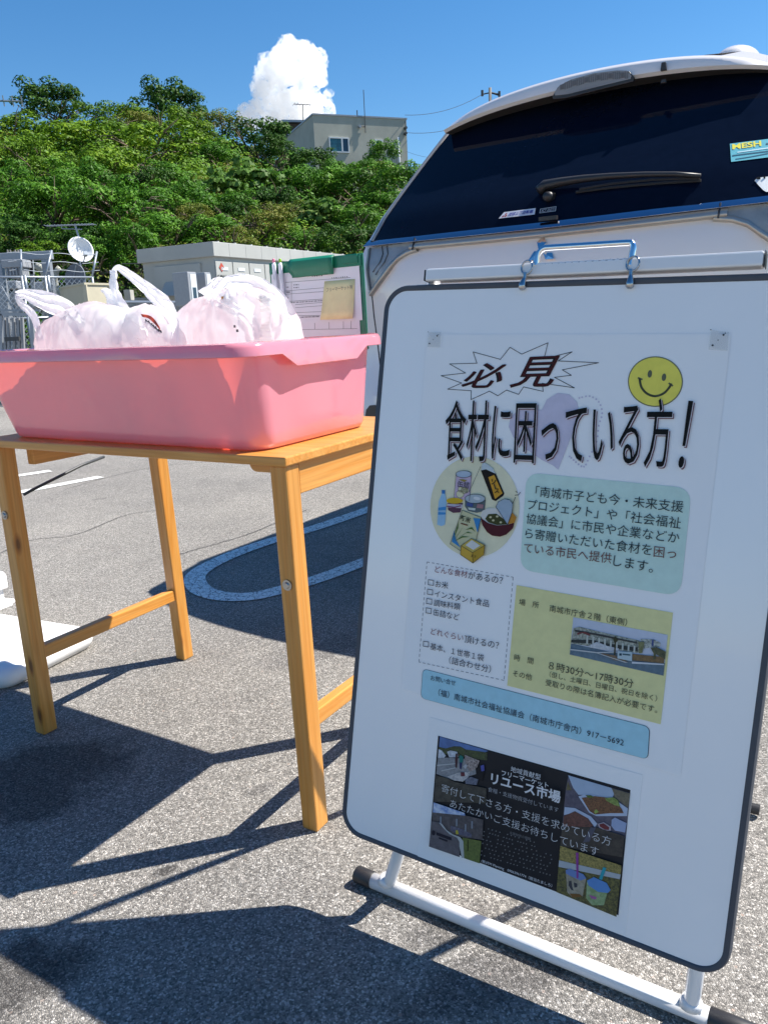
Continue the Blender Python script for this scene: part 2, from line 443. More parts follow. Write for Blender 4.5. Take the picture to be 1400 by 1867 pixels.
MAT['crack'] = plain('crack_filler', (0.05, 0.05, 0.05), 0.9)
for cpx in ([(120, 893), (200, 870), (290, 851), (420, 838), (560, 815)], [(300, 1020), (345, 1006), (420, 985), (470, 968), (560, 930)], [(0, 1010), (60, 985), (140, 975), (230, 940), (300, 930)]):
    mk = MB(); P_ = smooth_path([G(*q)[:2] for q in cpx], 8); P_ = [q + np.array([.008 * mnoise.noise(Vector((i * .9, 0, cpx[0][1]))), .012 * mnoise.noise(Vector((i * .9, 5, cpx[0][1])))]) for i, q in enumerate(P_)]
    mk.grid(ribbon(P_, 0.005, 0.003)); tag(mk.build('road_crack', MAT['crack']), kind='structure')

# ------------------------------------------------------------------ hill
def smoothstep(t):
    t = min(1, max(0, t)); return t * t * (3 - 2 * t)
_ridge = []
for px, py in ((-500, 215), (0, 222), (200, 205), (440, 240), (545, 285), (600, 318), (740, 338), (1000, 345), (1700, 345)):
    p = AT(px, py, 46); _ridge.append((p[0], p[2] - 1.9))
def hill_h(x, y):
    hr = np.interp(x, [r[0] for r in _ridge], [r[1] for r in _ridge])
    t = (y - 15.5) / 31.0
    h = hr * (0.12 * smoothstep(t * 6) + 0.88 * min(1, max(0, t)) ** 0.92)
    if y > 46: h = hr + (y - 46) * 0.02 * (1 if x < 8 else -1)
    return h + 0.5 * mnoise.noise(Vector((x * 0.17, y * 0.17, 3))) * smoothstep(t * 4) - 0.15 * (1 - smoothstep(t * 5))
hm = MB(); rows = []
for iy in range(60):
    y = 15.2 + iy * 1.6
    rows.append([(x, y, hill_h(x, y)) for x in np.arange(-70, 70, 2.0)])
hm.grid(rows)
MAT['shade_dark_soil'] = plain('shade_dark_hill_soil', (0.018, 0.022, 0.010), 0.95, var=0.4, vs=1.5)  # soil colour taken near black for the shade between leaf clumps
tag(hm.build('hill', MAT['shade_dark_soil'], smooth=True), kind='structure')

MAT['leaf_yellow'] = leafmat('yellow_green_leaves', [(0.0, (0.019, 0.050, 0.0044)), (0.35, (0.060, 0.137, 0.0066)), (0.65, (0.126, 0.244, 0.0110)), (0.9, (0.229, 0.333, 0.0242)), (1.0, (0.218, 0.207, 0.0800))], .18)
MAT['leaf_dark'] = leafmat('dark_green_leaves', [(0.0, (0.012, 0.037, 0.0055)), (0.5, (0.031, 0.090, 0.0099)), (0.9, (0.072, 0.158, 0.0154)), (1.0, (0.09, 0.14, 0.03))], .18)
MAT['leaf_bright'] = leafmat('bright_green_leaves', [(0.0, (0.018, 0.062, 0.0055)), (0.45, (0.052, 0.157, 0.0099)), (0.8, (0.109, 0.256, 0.0176)), (1.0, (0.143, 0.234, 0.0350))], .18)
MAT['leaf_pale'] = leafmat('pale_broad_leaves', [(0.0, (0.04, 0.10, 0.012)), (0.5, (0.09, 0.19, 0.03)), (1.0, (0.24, 0.34, 0.11))])
MAT['leaf_brown'] = leafmat('browning_leaves', [(0.0, (0.039, 0.066, 0.0088)), (0.4, (0.098, 0.152, 0.0132)), (0.75, (0.182, 0.185, 0.0330)), (1.0, (0.21, 0.13, 0.05))], .18)
MAT['bark'] = plain('grey_brown_bark', (0.16, 0.12, 0.085), 0.9, var=0.35, vs=8)

def leaf_mesh(name, C, Nn, S, asp, mat, parent=None, loc=None, fold=0.18):
    """Many small leaf faces: C centres, Nn face normals, S lengths."""
    n = len(C)
    t = rng.normal(size=(n, 3)); t -= Nn * (t * Nn).sum(1, keepdims=True); t /= np.linalg.norm(t, axis=1, keepdims=True)
    b = np.cross(Nn, t); S = S[:, None]
    V = np.empty((n, 4, 3)); V[:, 0] = C - t * S * 0.5; V[:, 1] = C + b * S * asp * 0.5 - Nn * S * fold; V[:, 2] = C + t * S * 0.5; V[:, 3] = C - b * S * asp * 0.5 - Nn * S * fold
    me = bpy.data.meshes.new(name)
    me.vertices.add(n * 4); me.vertices.foreach_set('co', V.astype(np.float32).ravel())
    me.loops.add(n * 4); me.loops.foreach_set('vertex_index', np.arange(n * 4, dtype=np.int32))
    me.polygons.add(n); me.polygons.foreach_set('loop_start', np.arange(0, n * 4, 4, dtype=np.int32))
    me.update(calc_edges=True); me.materials.append(mat)
    o = bpy.data.objects.new(name, me); col.objects.link(o)
    if parent is not None: o.parent = parent
    return o
def lobes_to_leaves(L, per, size, droop=0.0):
    """L: (x,y,z,r) lobes -> centres, normals, sizes."""
    Cs, Ns, Ss = [], [], []
    for x, y, z, r in L:
        k = max(8, int(per * r * r))
        d = rng.normal(size=(k, 3)); d[:, 2] = np.abs(d[:, 2]) * np.where(rng.random(k) < 0.8, 1, -0.6)
        d /= np.linalg.norm(d, axis=1, keepdims=True)
        q = 0.62 + 0.42 * rng.random((k, 1)) ** 0.6
        c = np.array([x, y, z]) + d * r * q * np.array([1, 1, 0.8])
        n = d * 1.2 + rng.normal(size=(k, 3)) * 0.42 + np.array([0, 0, 0.30]); n /= np.linalg.norm(n, axis=1, keepdims=True)
        Cs.append(c); Ns.append(n); Ss.append(size * (0.6 + 0.8 * rng.random(k)))
    return np.concatenate(Cs), np.concatenate(Ns), np.concatenate(Ss)
def crown_lobes(rx, ry, rz, n, rl):
    L = []
    for i in range(n):
        d = rng.normal(size=3); d /= np.linalg.norm(d)
        if d[2] < -0.6: d[2] *= -0.6
        q = 0.55 + 0.4 * rng.random()
        L.append((d[0] * rx * q, d[1] * ry * q, d[2] * rz * q, rl * (0.6 + 0.7 * rng.random())))
    return L
_proto = {}
KIND = {'yellow': ('leaf_yellow', 0.155, 0.5, 400), 'dark': ('leaf_dark', 0.17, 0.6, 350), 'bright': ('leaf_bright', 0.165, 0.45, 400), 'pale': ('leaf_pale', 0.36, 0.85, 110), 'brown': ('leaf_brown', 0.15, 0.5, 330)}
def crown_proto(kind, var):
    k = (kind, var)
    if k not in _proto:
        mt, sz, asp, per = KIND[kind]
        L = crown_lobes(2.0, 1.9, 1.5, 44, 0.50)
        C, Nn, S = lobes_to_leaves(L, per, sz)
        o = leaf_mesh('crown', C, Nn, S, asp, MAT[mt])
        _proto[k] = o.data; bpy.data.objects.remove(o)
    return _proto[k]
def trunk_mesh(h, r, spread, seed):
    rs = random.Random(seed); mb = MB()
    base = [np.array([0, 0, -0.4])]; p = np.array([0.0, 0, 0])
    for i in range(4):
        base.append(p.copy()); p = p + np.array([rs.uniform(-.12, .12) * spread, rs.uniform(-.12, .12) * spread, h / 4])
    mb.tube(base, [r * 1.3, r, r * .85, r * .7, r * .55], 7)
    top = base[-1]
    for i in range(7):
        a = rs.uniform(0, 6.28); q = top + np.array([0, 0, -rs.uniform(0, .4) * h])
        e = q + np.array([math.cos(a), math.sin(a), rs.uniform(.2, .9)]) * spread * rs.uniform(.5, .9)
        md = (q + e) / 2 + np.array([0, 0, rs.uniform(-.1, .25) * spread])
        mb.tube([q, md, e], [r * .5, r * .33, r * .12], 5)
        for j in range(2):
            e2 = e + np.array([rs.uniform(-1, 1), rs.uniform(-1, 1), rs.uniform(0, .8)]) * spread * .35
            mb.tube([md, (md + e2) / 2 + np.array([0, 0, .1 * spread]), e2], [r * .25, r * .16, r * .06], 4)
    return mb
def hill_dist(px, py):
    for k in range(400):
        y = 15.5 + k * 0.1; q = AT(px, py, y)
        if q[2] <= hill_h(q[0], q[1]) + 0.5: return y
    return None
def tree(px, py, rpx, dist, kind, name, label, group=None, squash=0.9, wide=1.0):
    hd = hill_dist(px, py + 0.25 * rpx)
    if hd is not None and not (dist > 50): dist = min(46.5, hd) - 0.45 * rpx * hd / FPX
    c = AT(px, py, dist); rad = rpx * dist / FPX
    gz = min(hill_h(c[0], c[1]), c[2] - rad * 0.6)
    t = thing(name, label, 'tree' if 'tree' in name else 'bush', (c[0], c[1], gz), group)
    me = crown_proto(kind, int(rng.integers(0, 2)))
    o = bpy.data.objects.new('crown', me); col.objects.link(o); o.parent = t
    s = rad / 1.95
    o.location = (0, 0, c[2] - gz); o.scale = (s * wide, s, s * squash); o.rotation_euler = (0, 0, rng.random() * 6.28 if wide == 1 else 0)
    tb = trunk_mesh(max(0.3, c[2] - gz), 0.06 + 0.03 * rad, rad, int(px * 7 + py)); 
    ob = tb.build('trunk', MAT['bark'], None, smooth=True); ob.parent = t
    return t
tree(92, 192, 58, 46, 'dark', 'ridge_tree', 'dark tree with a lopsided crown on the ridge above the satellite dish')
tree(312, 200, 60, 46, 'dark', 'ridge_tree', 'dark dense tree standing up against the sky on the ridge above the grey cabinet', squash=1.0)
tree(205, 222, 66, 45, 'yellow', 'ridge_tree', 'low olive green tree on the ridge between two taller dark trees', squash=0.6)
tree(20, 262, 80, 42, 'yellow', 'broad_tree', 'yellow green tree at the ridge end below the television aerial boom', squash=0.7)
tree(140, 275, 95, 40, 'yellow', 'broad_tree', 'wide yellow green flat-topped tree below the lopsided dark ridge tree', squash=0.65, wide=1.25)
tree(262, 285, 92, 38, 'yellow', 'broad_tree', 'bright yellow green tree with pale limbs showing, mid slope', squash=0.75, wide=1.15)
tree(400, 235, 55, 44, 'brown', 'ridge_tree', 'thin olive tree with dead twigs on the ridge below the cloud', squash=0.7)
tree(470, 262, 62, 44, 'dark', 'ridge_tree', 'dark bushy tree on the ridge beside the brown house', squash=0.85)
tree(566, 304, 47, 42, 'dark', 'round_tree', 'dark round tree covering the foot of the pale house')
tree(345, 290, 40, 38, 'dark', 'round_bush', 'small dark round bush on the upper slope beside a yellow green tree')
tree(398, 300, 55, 38, 'bright', 'leafy_bush', 'mid green bush below the olive ridge tree')
tree(700, 290, 36, 52, 'bright', 'young_tree', 'small leafy tree in front of the small window of the pale house', squash=1.1)
tree(645, 345, 62, 38, 'bright', 'leafy_bush', 'bright green bush spreading below the large house window', squash=0.8)
tree(725, 345, 62, 36, 'bright', 'leafy_bush', 'bright green bush beside the slanted van window', squash=0.9)
tree(545, 355, 66, 33, 'bright', 'leafy_bush', 'bright green bush under the dark round tree')
tree(450, 340, 62, 33, 'pale', 'broad_leaf_bush', 'pale broad-leaved bush in the middle of the slope', squash=0.8)
tree(395, 352, 52, 31, 'pale', 'broad_leaf_bush', 'pale big-leaved climber mound above the cabinet roof', squash=0.85)
tree(585, 405, 60, 27, 'pale', 'broad_leaf_bush', 'pale broad-leaved bush above the green clipboard', squash=0.8)
tree(330, 372, 62, 29, 'bright', 'leafy_bush', 'light green drooping bush above the cabinet corner')
tree(480, 415, 60, 27, 'brown', 'dry_bush', 'browning bush behind the cabinet roof', squash=0.75)
tree(650, 415, 55, 25, 'bright', 'leafy_bush', 'fresh green bush behind the clipboard top and van lamp')
tree(210, 395, 85, 28, 'bright', 'leafy_bush', 'large light green bush behind the satellite dish', squash=0.9)
tree(95, 385, 85, 29, 'bright', 'leafy_bush', 'large light green bush above the steel support frame', squash=0.8)
tree(20, 440, 55, 22, 'dark', 'dark_bush', 'dark bush close behind the steel support frame')  # own dark green leaf kind
tree(245, 455, 60, 22, 'bright', 'leafy_bush', 'feathery green bush between the dish and the cabinet', squash=1.1)
tree(170, 470, 52, 20, 'bright', 'leafy_bush', 'low green bush behind the tan cabinet', squash=0.9)
tree(80, 470, 46, 20, 'yellow', 'leafy_bush', 'small yellow green bush seen through the steel frame', squash=0.7)

more = {'bright': [(150, 345, 70), (300, 330, 55), (250, 380, 60), (430, 385, 55), (515, 310, 50), (600, 350, 55), (690, 385, 60), (560, 445, 45), (380, 430, 60), (300, 430, 60), (10, 350, 70), (612, 322, 36), (668, 312, 32)],
        'yellow': [(60, 300, 70), (330, 245, 50), (190, 320, 75), (360, 270, 45), (90, 330, 60), (425, 285, 42)],
        'dark': [(275, 345, 48), (500, 380, 52), (620, 450, 50), (130, 450, 55), (410, 395, 40), (700, 440, 50), (500, 268, 32)],
        'brown': [(250, 235, 45), (420, 440, 50), (690, 330, 45), (530, 400, 45), (350, 400, 42), (240, 420, 40)]}
for k, lab in (('bright', 'mid green bush, one of many alike massed on the wooded slope'), ('yellow', 'yellow green bush, one of several alike on the upper slope'), ('dark', 'dark green bush, one of several alike in the hollows of the slope'), ('brown', 'browning bush, one of several alike scattered over the slope')):
    for (x, y, r) in more[k]: tree(x, y, r, 40, k, 'hillside_bush', lab, k + ' bushes on the wooded slope', squash=float(rng.uniform(.7, 1.0)))

# scrub that covers the rest of the slope: too dense to count
SCR = {'bright': [], 'yellow': [], 'dark': [], 'brown': []}
y = 16.6
while y < 48.5:
    r0 = 0.030 * y; x = -0.64 * y
    while x < 0.17 * y:
        xx, yy = x + rng.normal() * r0 * .35, y + rng.normal() * r0 * .3; r = r0 * rng.uniform(.65, 1.3)
        lump = mnoise.noise(Vector((xx * .30, yy * .30, 1.7))); fine = mnoise.noise(Vector((xx * .8, yy * .8, 9)))
        hgt = hill_h(xx, yy) + r * .25 + max(0, .55 * lump + .35 * fine) * r0 * .9
        c = mnoise.noise(Vector((xx * .22, yy * .22, 5.1))) + .5 * mnoise.noise(Vector((xx * .7, yy * .7, 2))) + (y - 31) * .010
        k = 'yellow' if c > .22 else 'bright' if c > -.16 else 'dark' if c > -.34 else 'brown'
        if rng.random() < .12: k = 'brown'
        SCR[k].append((xx, yy, hgt, r)); x += r0 * 1.15
    y += r0 * 1.05
for k, lab in (('bright', 'dense mid green scrub covering the hillside'), ('yellow', 'dense yellow green scrub on the upper hillside'), ('dark', 'dark green scrub in the hollows of the hillside'), ('brown', 'dry brownish scrub scattered over the hillside')):
    Cs, Ns, Ss = [], [], []
    for l in SCR[k]:
        s_ = .0042 * l[1] * (1.15 if k == 'bright' else 1); C, Nn, S = lobes_to_leaves([l], 3.4 / (s_ * s_), s_); Cs.append(C); Ns.append(Nn); Ss.append(S)
    tag(leaf_mesh('undergrowth', np.concatenate(Cs), np.concatenate(Ns), np.concatenate(Ss), 0.55, MAT['leaf_' + k]), lab, None, None, 'stuff')

# ------------------------------------------------------------------ cloud
def cloud():
    D = 900.0
    bm = bmesh.new(); sc = D / FPX
    blobs = [(520, 128, 44), (555, 125, 40), (500, 150, 40), (540, 105, 36), (526, 92, 26), (578, 140, 26), (492, 118, 24), (480, 158, 26), (505, 185, 40), (540, 180, 42), (570, 185, 24), (588, 180, 14), (596, 172, 9), (590, 198, 16), (556, 205, 34), (520, 215, 40), (478, 205, 26), (462, 208, 20), (450, 216, 14), (495, 222, 30), (568, 218, 28), (582, 112, 16), (448, 205, 14), (470, 196, 18), (455, 218, 22), (485, 170, 24), (600, 188, 8), (597, 205, 14)]
    for i, (px, py, r) in enumerate(blobs):
        c = AT(px, py, D + ((i * 37) % 11 - 5) * 3)
        bmesh.ops.create_icosphere(bm, subdivisions=3, radius=r * sc * 0.76, matrix=Matrix.Translation(Vector(c)))
    me = bpy.data.meshes.new('cloud'); bm.to_mesh(me); bm.free()
    o = bpy.data.objects.new('cloud', me); col.objects.link(o)
    rm = o.modifiers.new('remesh', 'REMESH'); rm.mode = 'VOXEL'; rm.voxel_size = 1.1
    bpy.context.view_layer.update()
    ev = o.evaluated_get(bpy.context.evaluated_depsgraph_get()); m2 = bpy.data.meshes.new_from_object(ev)
    o.modifiers.clear(); o.data = m2
    n = len(m2.vertices); co = np.empty(n * 3); no = np.empty(n * 3)
    m2.vertices.foreach_get('co', co); m2.vertices.foreach_get('normal', no); co = co.reshape(-1, 3); no = no.reshape(-1, 3)
    for i in range(n):
        p = Vector(co[i])
        d = 6.0 * mnoise.noise(p * 0.06) + 4.0 * abs(mnoise.noise(p * 0.13)) + 2.2 * abs(mnoise.noise(p * 0.29)) + 0.9 * mnoise.noise(p * 0.6) + 1.3 * max(0, mnoise.noise(p * 0.17 + Vector((9, 3, 1)))) * mnoise.noise(p * 1.3)
        co[i] += no[i] * d
    m2.vertices.foreach_set('co', co.ravel()); m2.update()
    m2.polygons.foreach_set('use_smooth', [True] * len(m2.polygons))
    mt, nt_, b = newmat('cloud_vapour')
    nt_.nodes.remove(b)
    tc = mapping(nt_, (1, 1, 1))
    nz = N(nt_, 'ShaderNodeTexNoise', i_Scale=0.13, i_Detail=5.0, i_Roughness=0.62); nt_.links.new(tc, nz.inputs['Vector'])
    dr = ramp(nt_, nz.outputs[0], [(0.42, (0, 0, 0)), (0.70, (1, 1, 1))])
    dm = N(nt_, 'ShaderNodeMath', operation='MULTIPLY'); nt_.links.new(dr.outputs[0], dm.inputs[0]); dm.inputs[1].default_value = 0.28
    vs_ = N(nt_, 'ShaderNodeVolumeScatter'); vs_.inputs['Color'].default_value = (1, 1, 1, 1); vs_.inputs['Anisotropy'].default_value = 0.15
    nt_.links.new(dm.outputs[0], vs_.inputs['Density']); nt_.links.new(vs_.outputs[0], nt_.nodes['Material Output'].inputs['Volume'])
    m2.materials.clear(); m2.materials.append(mt)
    tag(o, 'white towering cumulus cloud rising behind the ridge', 'cloud')
cloud()

# ------------------------------------------------------------------ houses on the hill
MAT['house_wall'] = plain('house_render', (0.42, 0.42, 0.36), 0.85, var=0.14, vs=0.5)
MAT['brown_wall'] = plain('dark_brown_cladding', (0.07, 0.05, 0.04), 0.8)
MAT['white_frame'] = plain('white_frame', (0.62, 0.66, 0.7), 0.45)
MAT['dark_glass'] = plain('dark_window_glass', (0.02, 0.05, 0.09), 0.08)
MAT['teal_curtain'] = plain('teal_curtain_glass', (0.03, 0.13, 0.17), 0.15, var=0.4, vs=3)
MAT['grey_metal'] = plain('grey_steel', (0.28, 0.31, 0.35), 0.45, metal=0.2)
MAT['galv'] = plain('galvanised_steel', (0.30, 0.34, 0.39), 0.4, metal=0.5)
MAT['dark_metal'] = plain('dark_metal', (0.06, 0.065, 0.07), 0.5, metal=0.2)
A = AT(570.5, 209.5, 70.0); Bp = AT(740.5, 218, 1.0)
db = ray(740.5, 218); Bp = CAM + db * (A[2] - CAM[2]) / db[2]      # level with A
hu = unit([Bp[0] - A[0], Bp[1] - A[1], 0]); hn = np.array([-hu[1], hu[0], 0])
wlen = float((Bp - A) @ hu); zt = A[2]; zb = zt - 6.5
house = thing('pale_house', 'pale flat-roofed house standing above the trees on the hill', 'house', (A[0], A[1], zb))
def hp(s, z, out=0.0): return np.array([A[0], A[1], 0]) + hu * s - hn * out + np.array([0, 0, z])
mb = MB(); mb.prism([hp(0, zb), hp(wlen, zb), hp(wlen, zt), hp(0, zt)], hn * 9.0); mb.build('wall', MAT['house_wall'], house)
mb = MB(); mb.box(hp(wlen / 2, zt + 0.06, -4.5), (hu, hn, ZUP), (wlen / 2 + .06, 4.56, 0.06)); mb.build('roof_edge', MAT['grey_metal'], house)
def on_wall(px, py): 
    q = ONPL(px, py, A, hn); return float((q - A) @ hu), q[2]
for x0, y0, x1, y1, split in ((599, 250, 637, 279, 623.5), (683, 254.5, 698, 271.5, None)):
    s0, z1 = on_wall(x0, y0); s1, z0 = on_wall(x1, y1)
    mb = MB(); t = 0.09
    for (a0, a1, c0, c1) in ((s0, s1, z1 - t, z1), (s0, s1, z0, z0 + t), (s0, s0 + t, z0 + t, z1 - t), (s1 - t, s1, z0 + t, z1 - t)):
        mb.box(hp((a0 + a1) / 2, (c0 + c1) / 2, 0.03), (hu, hn, ZUP), ((a1 - a0) / 2, 0.05, (c1 - c0) / 2))
    if split:
        sm = on_wall(split, 265)[0]; mb.box(hp(sm, (z0 + z1) / 2, 0.035), (hu, hn, ZUP), (0.06, 0.05, (z1 - z0) / 2 - t))
    fr = mb.build('window', MAT['white_frame'], house)
    if split:
        mb = MB(); mb.box(hp((s0 + sm) / 2, (z0 + z1) / 2, 0.01), (hu, hn, ZUP), ((sm - s0) / 2, 0.02, (z1 - z0) / 2 - .05)); mb.build('pane', MAT['teal_curtain'], fr)
        mb = MB(); mb.box(hp((s1 + sm) / 2, (z0 + z1) / 2, 0.01), (hu, hn, ZUP), ((s1 - sm) / 2, 0.018, (z1 - z0) / 2 - .05)); mb.build('pane', MAT['dark_glass'], fr)
    else:
        mb = MB(); mb.box(hp((s0 + s1) / 2, (z0 + z1) / 2, 0.01), (hu, hn, ZUP), ((s1 - s0) / 2 - .04, 0.02, (z1 - z0) / 2 - .04)); mb.build('pane', MAT['dark_glass'], fr)
s, z1 = on_wall(725, 251); mb = MB(); mb.tube([hp(s, z1, .1), hp(s, z1 - 3.6, .1)], 0.09, 8); mb.build('drain_pipe', MAT['white_frame'], house, smooth=True)
s, z1 = on_wall(665.5, 243); mb = MB(); mb.tube([hp(s, z1, .12), hp(s, z1 + 3.3, .12)], 0.035, 6); mb.tube([hp(s - .25, z1 + .5, .1), hp(s + .02, z1 + .5, .1)], .05, 6); mb.tube([hp(s - .5, zt + .1, -.3), hp(s - .5, zt + .6, -.3)], .05, 6); mb.build('aerial_mast', MAT['dark_metal'], house)
mb = MB()
for yy in (234, 244): s, z1 = on_wall(738, yy); mb.tube([hp(s, z1, 0), hp(s, z1, .3)], .12, 8); 
mb.tube([hp(s, z1 - .2, .2), hp(s, z1 + 1.0, .2)], .04, 6); mb.build('cable_bracket', MAT['dark_metal'], house)
s, z1 = on_wall(655, 231); mb = MB(); mb.tube([hp(s, z1, 0), hp(s, z1, .2)], .12, 8); mb.build('vent_cap', MAT['grey_metal'], house)

b0 = AT(505, 222.5, 84.0); bh = thing('brown_house', 'dark brown house wall with a thin pale eave beside the pale house', 'house', (b0[0], b0[1], b0[2] - 6))
b1 = AT(566, 223.5, 84.0)
mb = MB(); mb.prism([b0 - ZUP * 6, b1 - ZUP * 6, b1 - ZUP * .12, b0 - ZUP * .12], (1.5, 7, 0)); mb.build('wall', MAT['brown_wall'], bh)
mb = MB(); q = (b0 + b1) / 2; mb.box(q + np.array([.7, 3.5, 0]), (unit(b1 - b0), np.array([0, 1.0, 0]), ZUP), (np.linalg.norm(b1 - b0) / 2 + .2, 3.9, .1)); mb.build('roof', MAT['galv'], bh)
def yagi(name, label, base, top, bdir, blen, nel, elen, up=ZUP, r=0.02, mat=None, backset=0.5):
    t = thing(name, label, 'antenna', base)
    mb = MB(); mb.tube([base, top], r * 1.3, 6); mb.build('mast', mat or MAT['grey_metal'], t)
    mb = MB(); bdir = unit(bdir); sd = unit(np.cross(bdir, up)); c = np.asarray(top)
    mb.tube([c - bdir * blen * backset, c + bdir * blen * (1 - backset)], r, 6)
    for i in range(nel):
        q = c + bdir * blen * (i / (nel - 1) - backset); mb.tube([q - sd * elen / 2, q + sd * elen / 2], r * .6, 5)
    mb.build('boom', mat or MAT['grey_metal'], t); return t
yagi('television_aerial', 'thin television aerial on a mast above the brown house, seen against the cloud', AT(553, 228, 82), AT(552.5, 190.5, 82), (1, .35, 0), 1.6, 6, 0.9, r=0.035, mat=MAT['dark_metal'], backset=.55)
yagi('television_aerial', 'pale aerial boom poking out over the ridge against the sky', AT(-26, 250, 44), AT(-26, 183, 44), (1, .05, -0.06), 3.6, 9, 0.5, up=np.array([0, 1.0, .3]), r=0.05, mat=MAT['galv'], backset=.5)

# utility pole and wires
up0 = AT(893, 160, 80); pole = thing('utility_pole', 'utility pole top with a crossarm showing above the van roof', 'utility pole', (up0[0], up0[1], 0))
MAT['concrete'] = plain('grey_concrete', (0.20, 0.19, 0.18), 0.9)
mb = MB(); mb.tube([(up0[0], up0[1], 0), up0], [0.2, 0.14], 10); mb.build('pole', MAT['concrete'], pole, smooth=True)
mb = MB(); a_, b_ = AT(879, 172, 80), AT(910, 174, 80); cc = AT(893, 169, 80)
mb.tube([a_, cc, b_], 0.06, 6); mb.tube([a_ - ZUP * .15, a_ + ZUP * .35], .12, 8); mb.tube([b_ - ZUP * .15, b_ + ZUP * .35], .12, 8); mb.tube([b_ + ZUP * .1, cc + ZUP * .05], .05, 6)
mb.build('crossarm', MAT['dark_metal'], pole)
def wire(p, q, sag, label, r=0.02):
    p, q = np.asarray(p), np.asarray(q); pts = [p + (q - p) * t - ZUP * sag * 4 * t * (1 - t) for t in np.linspace(0, 1, 12)]
    mb = MB(); mb.tube(pts, r, 5); tag(mb.build('overhead_wire', MAT['dark_metal']), label, 'wire', 'overhead wires to the house')
wire(a_, hp(wlen - .2, zt + .3, .2), .5, 'upper overhead wire from the pole top to the pale house')
wire(AT(893, 205, 80), hp(wlen - .2, zt - 1.1, .3), .6, 'lower overhead wire reaching the pale house wall bracket')
wire(AT(893, 255, 80), hp(wlen - .2, zt - 2.6, .3), 1.0, 'lowest faint overhead wire beside the pale house', r=0.012)

# ------------------------------------------------------------------ electrical cabinet
MAT['cabinet'] = plain('cabinet_paint', (0.40, 0.405, 0.385), 0.5, var=0.08, vs=1.2)
MAT['cabinet_side'] = MAT['cabinet']
DC = 13.0
A = AT(388, 440, DC); zt = A[2]
def level(px, py, z): return G(px, py, z)
Bc = level(655, 467, zt); Cc = level(293, 455.5, zt)
cu = unit([Bc[0] - A[0], Bc[1] - A[1], 0]); cn = np.array([-cu[1], cu[0], 0]); 
clen = float((Bc - A) @ cu) + 1.0; cdep = float(np.linalg.norm((Cc - A)[:2]))
cdep = max(1.6, min(cdep, 3.0))
cab = thing('electrical_cabinet', 'long pale grey electrical cabinet with many doors and a flat roof', 'electrical cabinet', (A[0], A[1], 0))
def cp(s, d, z): return np.array([A[0], A[1], 0]) + cu * s + cn * d + np.array([0, 0, z])
mb = MB(); mb.box(cp(clen / 2, cdep / 2, (zt - .22) / 2), (cu, cn, ZUP), (clen / 2 - .06, cdep / 2 - .06, (zt - .22) / 2)); mb.build('body', MAT['cabinet'], cab)
mb = MB(); mb.box(cp(clen / 2, cdep / 2, zt - .11), (cu, cn, ZUP), (clen / 2, cdep / 2, .11)); rf = mb.build('roof', MAT['cabinet'], cab, bevel=.008)
mb = MB()
for i in range(int(clen / .45)):
    mb.box(cp(.2 + .45 * i, .06, zt + .01), (cu, cn, ZUP), (.02, .02, .010))
    mb.box(cp(.41 + .45 * i, .0, zt - .11), (cu, cn, ZUP), (.003, .003, .10))
mb.build('roof_bolt', MAT['cabinet'], rf)
dw = 0.42
q = ONPL(425, 480, A, cn); dw = float((q - A) @ cu) - .02
for i in range(int((clen - .1) / dw)):
    mb = MB(); mb.box(cp(.06 + dw * (i + .5), .05, (zt - .28) / 2 + .04), (cu, cn, ZUP), (dw / 2 - .012, .012, (zt - .30) / 2 - .04)); d_ = mb.build('door', MAT['cabinet'], cab, bevel=.004)
    mb = MB(); mb.box(cp(.06 + dw * (i + .5), .034, zt - .40), (cu, cn, ZUP), (.09, .004, .025)); mb.build('name_plate', MAT['white_frame'], d_)
MAT['emblem_red'] = plain('emblem_red', (0.45, 0.07, 0.04), 0.5)
q = ONPL(407.5, 487, A, cn); es = float((q - A) @ cu); ez = q[2]
mb = MB(); r_ = .065; mb.prism([cp(es - r_, .034, ez), cp(es, .034, ez - r_ * 1.1), cp(es + r_, .034, ez), cp(es, .034, ez + r_ * 1.1)], -cn * .004); mb.build('emblem', MAT['emblem_red'], cab)
def text3d(mb, body, p0, ax, ay, w, h=None, bold=0.0, shear=0.0):
    V, Fc, asp = glyphs(body, bold, shear); h = h or w * asp
    p0 = np.asarray(p0); mb.add([p0 + np.asarray(ax) * w * v[0] + np.asarray(ay) * h * v[1] for v in V], Fc)
mb = MB(); text3d(mb, '受電設備', cp(es - .13, .030, ez - .20), cu, ZUP, .26, .085, bold=.02); mb.build('lettering', MAT['dark_metal'], cab)
# side panel and louvre hood on the short side
mb = MB(); mb.box(cp(.045, cdep * .5, zt - .85), (cn, cu, ZUP), (cdep * .3, .02, .55)); sd = mb.build('side_door', MAT['cabinet'], cab, bevel=.005)
mb = MB(); mb.prism([cp(.02, cdep * .35, zt - .75), cp(-.16, cdep * .35, zt - .78), cp(.02, cdep * .35, zt - .55)], cn * .5); mb.build('vent_hood', MAT['cabinet'], sd)
